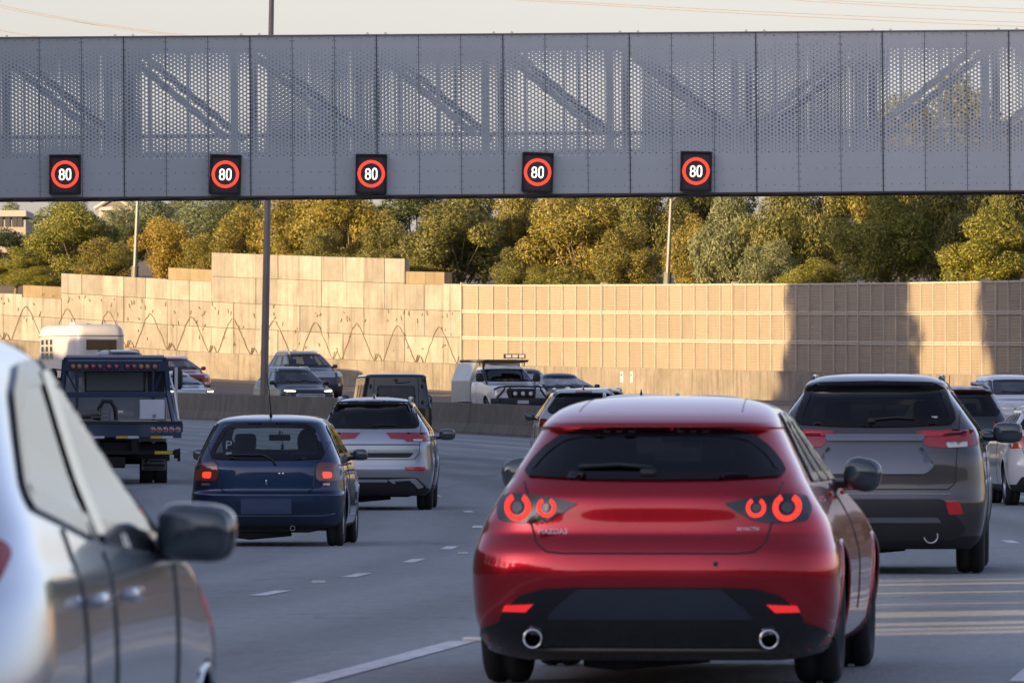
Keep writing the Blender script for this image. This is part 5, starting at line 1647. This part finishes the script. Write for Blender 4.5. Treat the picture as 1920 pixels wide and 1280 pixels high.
for k in range(12):
    x = -1.15 + k*.21
    if k % 3 == 2: continue
    m = MB(); m.box((x,-.062,.885),(.205,.01,.045)); tp('reflective_strip', m, M_REFY if k % 3 == 0 else M_REFW)
for s_ in (-1,1):
    for k in range(5):
        x = s_*(.68 + k*.115)
        m = MB(); m.lathe([(0,.052),(-.02,.052),(-.025,.04)],(x,-.055,1.02),'y',16); q = tp('tail_lamp', m, SATIN)
        m = MB(); m.ellipsoid((x,-.078,1.02),(.04,.012,.04),2); tp('lamp_lens', m, lamp_glass('weathered_red', (.35,.08,.06)) if k == 0 and s_ < 0 else MATS.setdefault('wr', lamp_glass('weathered_red', (.38,.09,.065))), q, True)
# headboard
m = MB(); yb = 4.7
for s_ in (-1,1):
    m.tube([(s_*1.12,yb-.15,1.14),(s_*1.0,yb,1.75),(s_*.95,yb,2.34)], .055, 6)
    m.tube([(s_*.72,yb,1.14),(s_*.72,yb,2.3)], .03, 6); m.tube([(s_*.72,yb,1.75),(s_*.95,yb+.02,2.2)],.03,6)
m.box((0,yb,1.68),(2.0,.08,.10),bev=.01); m.box((0,yb,2.22),(1.92,.10,.20),bev=.01); m.box((0,yb+.05,2.36),(1.95,.3,.06),bev=.02)
hb = tp('headboard', m, P_NAVY)
m = MB(); m.box((0,yb+.18,2.405),(1.86,.5,.05),bev=.02); tp('headboard_cover', m, plain('weathered_white', (.45,.47,.5), .5), hb)
cols = ['A','A','A','R','R','R','R','R','R','A','A','A']
xs = [-.80,-.68,-.55,-.42,-.29,-.12,.02,.23,.36,.49,.61,.75]
LA = lamp_glass('amber_round', (.42,.17,.05)); LR = lamp_glass('red_round', (.36,.035,.06))
for x, k in zip(xs, cols):
    m = MB(); m.lathe([(0,.06),(-.03,.06),(-.035,.05)],(x,yb-.05,2.21),'y',18); q = tp('warning_lamp', m, TRIM)
    m = MB(); m.ellipsoid((x,yb-.08,2.21),(.048,.015,.048),2); tp('lamp_lens', m, LA if k == 'A' else LR, q, True)
m = MB(); m.box((.70,yb-.12,1.40),(.47,.06,.37),bev=.01); wp_ = tp('white_panel', m, plain('panel_white', (.72,.74,.78), .5))
m = MB()
for z in (1.30,1.275,1.25): m.box((.74,yb-.153,z),(.07,.004,.012))
tp('panel_print', m, TRIM, wp_)
m = MB(); m.tube([(-.30,yb-.3,1.2),(-.30,yb-.3,1.42),(-.22,yb-.3,1.56),(-.08,yb-.3,1.55),(0,yb-.3,1.42),(.02,yb-.3,1.2)], .04, 8); m.tube([(-.36,yb-.35,1.2),(-.34,yb-.35,1.36)],.06,8); tp('winch_hose', m, TRIM, None, True)
m = MB(); m.lathe([(-.22,.12),(-.20,.12),(-.20,.08),(.2,.08),(.2,.12),(.22,.12),(.22,0)],(-.5,yb-.45,1.3),'x',20); tp('winch_drum', m, M_STEEL, None, True)
m = MB()
for z in (1.18,1.25,1.32): m.box((-.28,yb-.55,z),(.34,.03,.02))
for x in (-.45,-.11): m.box((x,yb-.55,1.25),(.02,.03,.2))
tp('winch_guard', m, M_STEEL)
m = MB(); m.box((.45,yb-.55,1.17),(.7,.06,.03)); m.box((.10,yb-.5,1.36),(.10,.05,.04)); tp('deck_rail', m, SATIN)
# cab
m = MB(); m.box((0,6.15,1.52),(1.98,1.7,1.66),bev=.10); cab = tp('cab', m, plain('cab_silver', (.30,.32,.35), .4, coat=.6), None, True)
m = MB(); m.box((0,5.29,1.93),(1.16,.03,.43),bev=.01); m2 = tp('cab_window', m, BLACKGLOSS, cab)
m = MB(); m.box((0,5.272,1.93),(1.08,.02,.35)); tp('window_glass', m, plain('cab_glass', (.17,.19,.205), .08, coat=.8), m2)
m = MB(); m.box((.78,5.28,1.95),(.32,.05,.62)); tp('cab_corner', m, TRIM, cab)
m = MB(); m.box((0,6.95,1.2),(1.95,.5,.9),bev=.1); tp('bonnet', m, P_NAVY, cab, True)
for s_ in (-1,1):
    m = MB(); m.ellipsoid((s_*1.20,6.4,1.98),(.10,.07,.2),4); m.tube([(s_*.98,6.45,2.15),(s_*1.2,6.4,2.18)],.015,6); m.tube([(s_*.98,6.45,1.8),(s_*1.2,6.4,1.78)],.015,6); tp('mirror', m, TRIM, cab, True)
m = MB(); m.box((0,3.4,.68),(.9,6.6,.22)); m.box((0,.6,.62),(1.9,.25,.28),bev=.02); m.box((0,.3,.42),(.35,1.2,.2),bev=.03); m.box((.35,.1,.72),(.12,.3,.3)); m.box((-.35,.1,.72),(.12,.3,.3)); m.box((0,1.9,.45),(1.8,.14,.14))
tp('chassis', m, UNDER)
m = MB(); m.box((.88,-.06,.60),(.33,.06,.06),bev=.015); m.box((-.88,-.06,.60),(.33,.06,.06),bev=.015); tp('marker_bar', m, M_REFY)
m = MB(); m.box((0,-.02,.60),(2.2,.07,.07),bev=.01)
for s_ in (-1,1): m.lathe([(-.05,.03),(-.05,.09),(.05,.09),(.05,.03)],(s_*1.12,-.02,.58),'x',10); m.box((s_*.95,-.02,.52),(.08,.1,.14)); m.box((s_*1.16,-.02,.56),(.05,.13,.2),Matrix.Rotation(.5,3,'X'))
tp('wheel_lift', m, UNDER)
for s_ in (-1,1):
    m = MB(); m.box((s_*.71,1.25,.40),(.46,.02,.26),bev=.01); fl = tp('mud_flap', m, plain('mud_flap_pale', (.20,.20,.19), .8, var=.4, scale=12))
    m = MB(); m.box((s_*.71,1.238,.36),(.40,.004,.06)); m.box((s_*.71+.05,1.238,.44),(.28,.004,.03)); m.box((s_*.71-.14,1.238,.45),(.06,.004,.09),Matrix.Rotation(.4,3,'Y')); m.box((s_*.71,1.238,.30),(.36,.004,.03))
    tp('flap_print', m, TRIM, fl)
for y, xl in ((1.9,(.57,.84)),(5.9,(.82,))):
    for s_ in (-1,1):
        for x in xl:
            m = MB(); R = .40; hw = .12
            m.lathe([(-hw*.7,R*.6),(-hw,R*.75),(-hw,R*.92),(-hw*.7,R),(hw*.7,R),(hw,R*.92),(hw,R*.75),(hw*.7,R*.6)],(s_*x,y,R),'x',36); w = tp('wheel', m, RUBBER, None, True)
            m = MB(); m.lathe([(s_*hw*.4,R*.62),(s_*hw*.5,R*.55),(s_*hw*.1,R*.3),(s_*hw*.3,0)],(s_*x,y,R),'x',24); tp('rim', m, M_STEEL, w, True)
m = MB(); m.box((1.16,5.0,1.55),(.06,.06,1.3)); m.tube([(1.0,yb+.1,2.1),(1.12,yb,1.75),(1.2,yb-.1,1.2)],.022,6); tp('chrome_stay', m, SATIN)
tt.location = (PX(217,147),147,road_z(217,147)-.02); tt.rotation_euler = (0,0,.052)

# ================================================================== cars ahead, partly hidden
def rear_car(px, d, head, L, W, Hh, paintm, name, label, cat, lampP, lamp_m, win_k=.86, glassm=None, rail=None, dz=0, finy=None, hood=1.02, cowl=1.15, lean=.32, side=GL_SIDE, extra=None):
    c = Car(name, L, suv_rows(L,W,Hh,hood=hood,cowl=cowl,lean=lean,rear_lean=.2,slip=2.05), (.92,L-.95), .35, .23, paintm, label, cat, sub=5)
    zt = Hh-.105; z0 = cowl+.10
    c.window('rear_window', rnd(sym([(0,zt),(c.w_at(zt)*.82,zt-.01),(c.w_at(z0)*win_k,z0+.06),(c.w_at(z0)*(win_k-.06),z0),(0,z0-.01)]),.04), 'rear', glassm or GL_DARK, .04, .015)
    side_windows(c, cowl+.03, Hh-.16, (.5,L-1.5), (.72,L-2.35), (.25,.62), side)
    c.window('windscreen', rnd(sym([(0,Hh-.19),(W*.31,Hh-.2),(W*.40,cowl+.08),(0,cowl+.06)]),.05), 'front', GL_MID)
    rear_lamps(c, lampP, lamp_m)
    c.line('hatch_seam', [(.7,cowl),(.68,.85),(.6,.74),(-.6,.74),(-.68,.85),(-.7,cowl)], 'rear', TRIM, .006, 5)
    c.decal('bumper_trim', rnd([(-.7,.46),(.7,.46),(.8,.3),(.7,.25),(-.7,.25),(-.8,.3)],.03), 'rear', TRIM, .008)
    plate(c, .84, 'rear')
    c.decal('brake_lamp', [(-.16,Hh-.055),(.16,Hh-.055),(.16,Hh-.085),(-.16,Hh-.085)], 'rear', LAMP_RED, .012)
    wiper(c, [(0,z0+.02),(.3,z0+.05)])
    if rail: rails(c, W*.30, .45, 2.3, rail, .05, .024)
    if finy: fin(c, finy, .09)
    c.mirror(1, L-1.75, cowl+.03, (.092,.06,.075), BLACKGLOSS, .035); c.mirror(-1, L-1.75, cowl+.03, (.092,.06,.075), BLACKGLOSS, .035)
    c.seats(2.4,1.35,cowl+.1,.37); c.dash(3.0,cowl-.05)
    if extra: extra(c)
    c.finish((.32, TRIM, 'sill')); c.wheels(); c.underbody(.2,.38)
    put(c, px, d, head, 'rear', dz)
    return c
LP1 = rnd([(.55,1.13),(.86,1.14),(.87,.98),(.58,.97)],.02)
P_PEARL = paint('pale_grey_paint', (.42,.44,.46), .3, .3)
P_BEIGE = paint('beige_white_paint', (.62,.57,.50), .15, .3)
P_BLK2 = paint('black_paint', (.012,.012,.014), .3, .3)
P_MAR = paint('dark_slate_paint', (.022,.028,.034), .4, .3)
P_WHT = paint('white_paint', (.72,.71,.69), .05, .3)
rear_car(1096, 157, -.03, 4.6, 1.84, 1.74, P_PEARL, 'suv', 'pale grey SUV with roof rails and black rear window, left of the red hatchback roof', 'SUV', LP1, LAMP_RED, rail=P_PEARL, finy=.62)
rear_car(1119, 171, -.05, 4.6, 1.84, 1.74, P_BEIGE, 'suv', 'cream SUV with roof rails, behind the black-windowed grey one and beside the white truck', 'SUV', LP1, LAMP_RED, rail=P_BEIGE)
rear_car(1203, 115, .01, 4.5, 1.78, 1.745, P_SILV, 'suv', 'silver car of which only the roof and rails show above the red hatchback', 'SUV', LP1, LAMP_RED, rail=SATIN, finy=.8, lean=.30)
rear_car(1335, 138, -.03, 4.5, 1.80, 1.70, P_BLK2, 'suv', 'dark car of which only a sliver of roof shows above the red hatchback', 'SUV', LP1, LAMP_RED)
def roofbar(c):
    loc = c.ray(.55,.6,'top')[0]; m = MB(); m.tube([loc+Vector((0,0,-.01)),loc+Vector((-.12,0,.10)),loc+Vector((-.35,0,.11))],.035,8); m.build('roof_bar', SATIN, c.root, True)
    loc = c.ray(-.2,.6,'top')[0]; m = MB(); m.tube([loc,loc+Vector((0,-.05,.22))],.006,5); m.build('aerial', TRIM, c.root)
    c.decal('spoiler_lamp', [(-.5,1.742),(.45,1.742),(.45,1.72),(-.5,1.72)], 'rear', LAMP_RED, .014)
rear_car(1806, 150, -.045, 4.6, 1.84, 1.80, P_MAR, 'suv', 'dark SUV with a black tailgate window, between the dark grey SUV and the white SUV', 'SUV', LP1, LAMP_RED_D, rail=SATIN, extra=roofbar, side=GL_DARK)
c2 = rear_car(2000, 126, -.055, 4.2, 1.80, 1.62, P_WHT, 'suv', 'white SUV with an orange-red tail lamp, cut off by the right edge', 'SUV', rnd([(.52,1.08),(.80,1.12),(.90,1.02),(.86,.90),(.60,.92)],.03), lamp_glass('orange_red_lamp', (.55,.07,.02)), hood=1.0, cowl=1.1, lean=.28)

# ================================================================== oncoming vehicles
def onc_head(d): return math.pi + heading(d)
def front_car(px, d, L, W, Hh, paintm, name, label, cat, lamp, grille, lower, lit=False, rail=None, hood=1.0, cowl=1.12, lean=.32, dhead=0.0, ws=None, slip=2.0, plate_z=.5, glassm=None, extra=None, rear_lean=.3, mirror_m=None):
    c = Car(name, L, suv_rows(L,W,Hh,hood=hood,cowl=cowl,lean=lean,rear_lean=rear_lean,slip=slip,ws=ws), (.95,L-.9), .345, .22, paintm, label, cat, sub=5)
    front_kit(c, lamp, grille, lower, lit, cowl+.05, Hh-.16, plate_z=plate_z, glassm=glassm)
    side_windows(c, cowl+.04, Hh-.16, (.55,L-(ws or L*.27)-.22), (.8,L-(ws or L*.27)-(slip-1.25)-.32), (.25,.62), GL_MID)
    c.window('rear_window', rnd(sym([(0,Hh-.16),(W*.28,Hh-.17),(W*.38,cowl+.1),(0,cowl+.08)]),.04), 'rear', GL_MID)
    c.mirror(1, L-(ws or L*.27)-.35, cowl+.06, (.095,.06,.075), mirror_m or BLACKGLOSS, .04); c.mirror(-1, L-(ws or L*.27)-.35, cowl+.06, (.095,.06,.075), mirror_m or BLACKGLOSS, .04)
    if rail: rails(c, W*.30, .6, 2.4, rail, .05, .022)
    c.seats(L-(ws or L*.27)-1.3, 1.25, cowl+.12, .37); c.dash(L-(ws or L*.27)-.5, cowl)
    rear_lamps(c, LP1, LAMP_RED)
    if extra: extra(c)
    c.finish((.36, TRIM, 'sill')); c.wheels(); c.underbody(.2,.38)
    put(c, px, d, onc_head(d) + dhead, 'front')
    return c
M_GRILLE = None
def m_grille():
    t = NT('grille_mesh'); co = t.coord()
    v = t.n('ShaderNodeTexVoronoi'); v.inputs['Scale'].default_value = 16; v.inputs['Randomness'].default_value = 0.0; t.l(co, v.inputs['Vector'])
    c = t.ramp(v.outputs['Distance'], [(.30,(.008,.008,.01)),(.42,(.35,.35,.36))])
    return t.done(t.bsdf(c,.3,.4))
M_GRILLE = m_grille()
P_DBLUE = paint('dark_blue_black_paint', (.012,.016,.024), .2, .34, .45)
P_GBLUE = paint('grey_blue_paint', (.045,.055,.075), .3, .36, .5)
P_SMOKE = paint('light_grey_paint', (.40,.42,.45), .4, .3)
P_DRED = paint('crimson_paint', (.26,.012,.014), .35, .3)
lampS = rnd([(.46,.90),(.86,.95),(.88,.90),(.80,.84),(.48,.83)],.02)
front_car(583, 274, 4.77, 1.89, 1.74, P_DBLUE, 'suv', 'dark oncoming SUV with lit headlamps and chequered grille, beside the median pole', 'SUV', lampS, (rnd(sym([(0,.80),(.45,.80),(.52,.76),(.46,.58),(0,.55)]),.03), M_GRILLE), [rnd(sym([(0,.46),(.6,.46),(.55,.36),(0,.35)]),.02)], lit=True, rail=SATIN)
lampR = circ(.70,.98,.10,18)
def paj(c):
    for s_ in (-1,1): c.decal('fog_lamp', circ(s_*.66,.60,.06,14), 'front', LAMP_CLEAR, .012)
front_car(606, 298, 4.9, 1.87, 1.88, P_GBLUE, 'four_wheel_drive', 'grey-blue oncoming four-wheel drive with round headlamps, behind the dark lit SUV', 'four-wheel drive', lampR, (rnd([(-.5,1.06),(.5,1.06),(.48,.88),(-.48,.88)],.02), SATIN), None, rail=SATIN, hood=1.12, cowl=1.24, lean=.28, extra=paj, mirror_m=P_GBLUE)
lampW = rnd([(.50,.74),(.84,.80),(.87,.74),(.78,.66),(.54,.66)],.02)
front_car(362, 289, 4.75, 1.84, 1.45, P_SMOKE, 'sedan', 'low pale grey oncoming sedan with lit headlamps, in front of the crimson SUV', 'sedan', lampW, (rnd(sym([(0,.62),(.4,.62),(.5,.42),(0,.40)]),.03), TRIM), None, lit=True, hood=.84, cowl=.94, lean=.34, slip=2.35, rear_lean=.75, mirror_m=P_SMOKE, ws=1.25)
front_car(358, 304, 4.7, 1.88, 1.66, P_DRED, 'suv', 'crimson oncoming SUV with pale roof rails, behind the low pale grey sedan', 'SUV', rnd([(.56,.88),(.86,.92),(.88,.84),(.62,.80)],.02), (rnd(sym([(0,.78),(.45,.78),(.4,.6),(0,.58)]),.03), TRIM), None, rail=CHROME, mirror_m=P_DRED)
front_car(268, 309, 4.9, 1.92, 1.84, P_BLK2, 'suv', 'dark oncoming SUV just behind the headboard of the tow truck, in front of the caravan', 'SUV', lampS, (rnd(sym([(0,.8),(.5,.8),(.45,.58),(0,.56)]),.03), M_GRILLE), None, rail=TRIM, hood=1.1, cowl=1.2)
front_car(1026, 276, 4.7, 1.83, 1.46, P_GBLUE, 'sedan', 'grey-blue oncoming sedan directly behind the white utility truck', 'sedan', lampW, (rnd(sym([(0,.62),(.4,.62),(.5,.42),(0,.40)]),.03), TRIM), None, hood=.84, cowl=.94, lean=.34, slip=2.35, rear_lean=.75, ws=1.25)
front_car(1092, 262, 4.6, 1.80, 1.45, P_DBLUE, 'sedan', 'dark oncoming sedan whose roof shows above the cream SUV', 'sedan', lampW, None, None, hood=.84, cowl=.94, lean=.34, slip=2.35, rear_lean=.75, ws=1.25)
front_car(1938, 205, 4.7, 1.86, 1.68, P_WHT, 'suv', 'white oncoming SUV beyond the barrier at the right edge of the picture', 'SUV', lampS, (rnd(sym([(0,.8),(.5,.8),(.45,.58),(0,.56)]),.03), TRIM), None, mirror_m=P_WHT)
front_car(72, 312, 4.7, 1.84, 1.5, P_SMOKE, 'sedan', 'grey oncoming car whose roof shows between the pale foreground car and the caravan', 'sedan', lampW, None, None, hood=.84, cowl=.94, lean=.34, slip=2.35, rear_lean=.75, ws=1.25)

# ---- white utility truck with a canopy
P_UTE = paint('ute_white_paint', (.74,.73,.71), .05, .34)
L = 5.3
r = [(.40,3.45,L-.2,.80,.1,.5),(.50,3.4,L-.08,.86,.1,.5),(.72,3.38,L,.91,.1,.5),(.90,3.36,L-.02,.92,.1,.5),(1.05,3.35,L-.08,.915,.1,.5),(1.13,3.34,L-.30,.91,.1,.6),(1.19,3.34,L-.95,.90,.1,.5),(1.24,3.34,L-1.25,.885,.1,.4),(1.32,3.33,L-1.42,.855,.1,.4),(1.50,3.35,L-1.72,.79,.1,.4),(1.66,3.38,L-1.98,.73,.1,.4),(1.72,3.2,L-2.1,.70,.1,.3),(1.77,3.0,L-2.25,.62,.1,.3),(1.795,2.95,L-2.4,.45,.1,.2),(1.80,2.9,L-2.5,.2,.05,.1)]
for i in range(len(r)): r[i] = (r[i][0], min(r[i][1],2.35) , *r[i][2:])
c = Car('utility_truck', L, r, (.95,4.25), .385, .25, P_UTE, 'white oncoming utility truck with an aluminium canopy, roof rack and bull bar', 'utility truck', sub=5, flare=.03)
front_kit(c, rnd([(.50,1.02),(.86,1.04),(.90,.92),(.80,.80),(.54,.80)],.02), (rnd(sym([(0,1.03),(.46,1.03),(.5,.92),(.42,.72),(0,.72)]),.03), TRIM), None, False, 1.28, 1.66, k0=.88, k1=.88, plate_z=.56)
side_windows(c, 1.27, 1.64, (2.5,3.75), (2.55,3.25), (.45,), GL_MID)
m = MB(); m.tube([(-.84,L+.02,.72),(-.62,L+.10,.98),(-.58,L+.12,1.10),(.58,L+.12,1.10),(.62,L+.10,.98),(.84,L+.02,.72)], .035, 8)
m.tube([(-.42,L+.13,1.10),(-.40,L+.13,.70)],.03,8); m.tube([(.42,L+.13,1.10),(.40,L+.13,.70)],.03,8); m.tube([(-.42,L+.13,.95),(.42,L+.13,.95)],.025,8)
m.tube([(-.88,L-.15,1.0),(-.75,L+.05,1.08),(-.58,L+.12,1.10)],.03,8); m.tube([(.88,L-.15,1.0),(.75,L+.05,1.08),(.58,L+.12,1.10)],.03,8)
m.box((0,L+.08,.60),(1.5,.2,.26),bev=.05); m.box((.80,L-.05,.60),(.25,.4,.26),Matrix.Rotation(.5,3,'Z'),bev=.05); m.box((-.80,L-.05,.60),(.25,.4,.26),Matrix.Rotation(-.5,3,'Z'),bev=.05)
bb = m.build('bull_bar', TRIM, c.root); smooth_by_angle(bb)
for x in (-.26,0,.26):
    m = MB(); m.lathe([(L+.10,.075),(L+.17,.085),(L+.175,.07)],(x,0,.87),'y',18); q = m.build('driving_lamp', TRIM, bb, True)
    m = MB(); m.ellipsoid((x,L+.172,.87),(.068,.012,.068),2); m.build('lamp_lens', LAMP_CLEAR, q, True)
plate(c, .60, 'front', mat=PLATE_W)
for x in (.02,): m = MB(); m.box((0,L+.19,.60),(.37,.012,.11)); m.build('number_plate', PLATE_W, c.root)
m = MB(); m.tube([(.86,L-1.0,1.12),(.88,L-1.25,1.35),(.80,L-1.75,1.72),(.79,L-1.8,1.86)], .035, 8); m.box((.79,L-1.78,1.9),(.1,.14,.1),bev=.02); q = m.build('snorkel', TRIM, c.root); smooth_by_angle(q)
c.mirror(1, 3.65, 1.40, (.12,.07,.14), TRIM, .18); c.mirror(-1, 3.65, 1.40, (.12,.07,.14), TRIM, .18)
M_ALU = plain('canopy_aluminium', (.52,.52,.50), .38, .55, .1, 2)
m = MB(); sec = [(-.93,.62),(-.93,1.30),(-.72,1.88),(.72,1.88),(.93,1.30),(.93,.62)]
n = len(sec); v = []
for y in (.0,2.28): v += [(x,y,z) for x,z in sec]
f = [(i,(i+1)%n,n+(i+1)%n,n+i) for i in range(n)] + [tuple(range(n)), tuple(range(n,2*n))[::-1]]
m.add(v, f); can = m.build('canopy', M_ALU, c.root)
for s_ in (-1,1):
    m = MB(); m.box((s_*.936,1.15,.985),(.012,1.7,.50)); m.box((s_*.95,1.15,1.0),(.02,.1,.06)); m.build('canopy_door', M_ALU, can)
m = MB(); m.box((0,.02,.55),(1.7,2.0,.1)); m.box((.78,.6,.45),(.2,.5,.22)); m.build('tray', TRIM, c.root)
m = MB()
for y in (2.55,2.85,3.15): m.box((0,y,1.90),(1.40,.06,.05),bev=.01)
for s_ in (-1,1): m.tube([(s_*.70,2.4,1.92),(s_*.70,3.45,1.92)],.03,6); m.tube([(s_*.66,2.6,1.78),(s_*.68,2.6,1.92)],.02,6); m.tube([(s_*.66,3.2,1.76),(s_*.68,3.2,1.92)],.02,6)
m.tube([(-.74,3.45,1.95),(.74,3.45,1.95)],.03,6)
rk = m.build('roof_rack', TRIM, c.root)
m = MB(); m.box((0.05,1.3,1.945),(1.3,2.3,.09),bev=.02); m.build('awning_roll', plain('rack_load', (.10,.10,.10), .7), rk)
m = MB(); m.box((-.30,3.35,2.09),(.72,.12,.15),bev=.02); lb = m.build('light_bar', TRIM, rk)
for k in range(3):
    m = MB(); m.box((-.52+k*.22,3.415,2.09),(.18,.012,.10)); m.build('lamp_lens', LAMP_CLEAR, lb)
c.seats(3.1,None,1.38,.36); c.dash(3.85,1.2)
c.finish((.50, TRIM, 'sill')); c.wheels(RIMDARK, inset=-.0); c.underbody(.3,.52,.2)
put(c, 978, 258, onc_head(258) - .02, 'front')

# ---- caravan
M_CARA = plain('caravan_white', (.50,.485,.455), .4, coat=.5, var=.06)
cv = empty('caravan'); tag(cv, 'white rounded caravan in the oncoming lanes, towering behind the tow truck', 'caravan')
L, W, z0, z1 = 5.6, 2.25, .50, 2.62
v = []; f = []; K = []
def sup(n, a, b, N=40):
    return [(a*math.copysign(abs(math.cos(t))**(2/n), math.cos(t)), b*math.copysign(abs(math.sin(t))**(2/n), math.sin(t))) for t in np.linspace(0,2*math.pi,N,endpoint=False)]
levels = [(z0,1.0),(1.2,1.0),(1.95,1.0),(2.25,.985),(2.42,.95),(2.53,.89),(2.59,.80),(2.615,.66),(2.62,.3)]
for z, k in levels:
    for x, y in sup(7, W/2*k if k > .97 else W/2 - (1-k)*W/2*1.0, L/2 - (1-k)*W/2*1.6): v.append((x,y,z))
N = 40
for i in range(len(levels)-1):
    for j in range(N): f.append((i*N+j,i*N+(j+1)%N,(i+1)*N+(j+1)%N,(i+1)*N+j))
f.append(tuple(range(N))[::-1]); f.append(tuple((len(levels)-1)*N+j for j in range(N)))
sh = obj('shell', v, f, M_CARA, cv); smooth_by_angle(sh, 40)
m = MB(); m.tube([(x*1.004,y*1.004,2.16) for x,y in sup(7,W/2,L/2,40)], .014, 6, True); m.build('seam_strip', M_STEEL, sh)
m = MB(); m.box((0,L/2+.005,1.80),(1.25,.05,.40),bev=.02); m.build('front_window', BLACKGLOSS, cv)
for y in (-.35,-.95,-1.55):
    for s_ in (-1,1):
        m = MB(); m.box((s_*(W/2+.005),y,1.65),(.05,.42,.85),bev=.02); w = m.build('side_window', plain('caravan_frame', (.30,.30,.28), .5) if y == -.35 and s_ < 0 else bpy.data.materials['caravan_frame'], cv)
        for zz in (1.38,1.65,1.92):
            m = MB(); m.box((s_*(W/2+.032),y,zz),(.008,.34,.20)); m.build('pane', BLACKGLOSS, w)
m = MB(); m.box((.25,.4,2.66),(.55,.7,.12),bev=.03); m.build('roof_hatch', M_CARA, cv, False)
m = MB(); m.box((-.4,-.9,2.64),(.4,.5,.07),bev=.02); m.build('roof_vent', M_STEEL, cv)
m = MB(); m.box((0,0,.46),(1.6,L-.6,.10)); m.tube([(-.7,L/2-.3,.46),(0,L/2+1.1,.46),(.7,L/2-.3,.46)],.05,6); m.build('chassis', UNDER, cv)
for s_ in (-1,1):
    m = MB(); m.lathe([(-.09,.2),(-.1,.28),(-.06,.33),(.06,.33),(.1,.28),(.09,.2),(.05,.15),(.05,0)],(s_*(W/2-.12),-.2,.33),'x',28); m.build('wheel', RUBBER, cv, True)
d = 318; hd = onc_head(d); dv = Vector((math.sin(hd),math.cos(hd),0))
cv.location = Vector((PX(190,d),d,road_z(190,d))) - dv*L/2; cv.rotation_euler = (0,0,-hd)
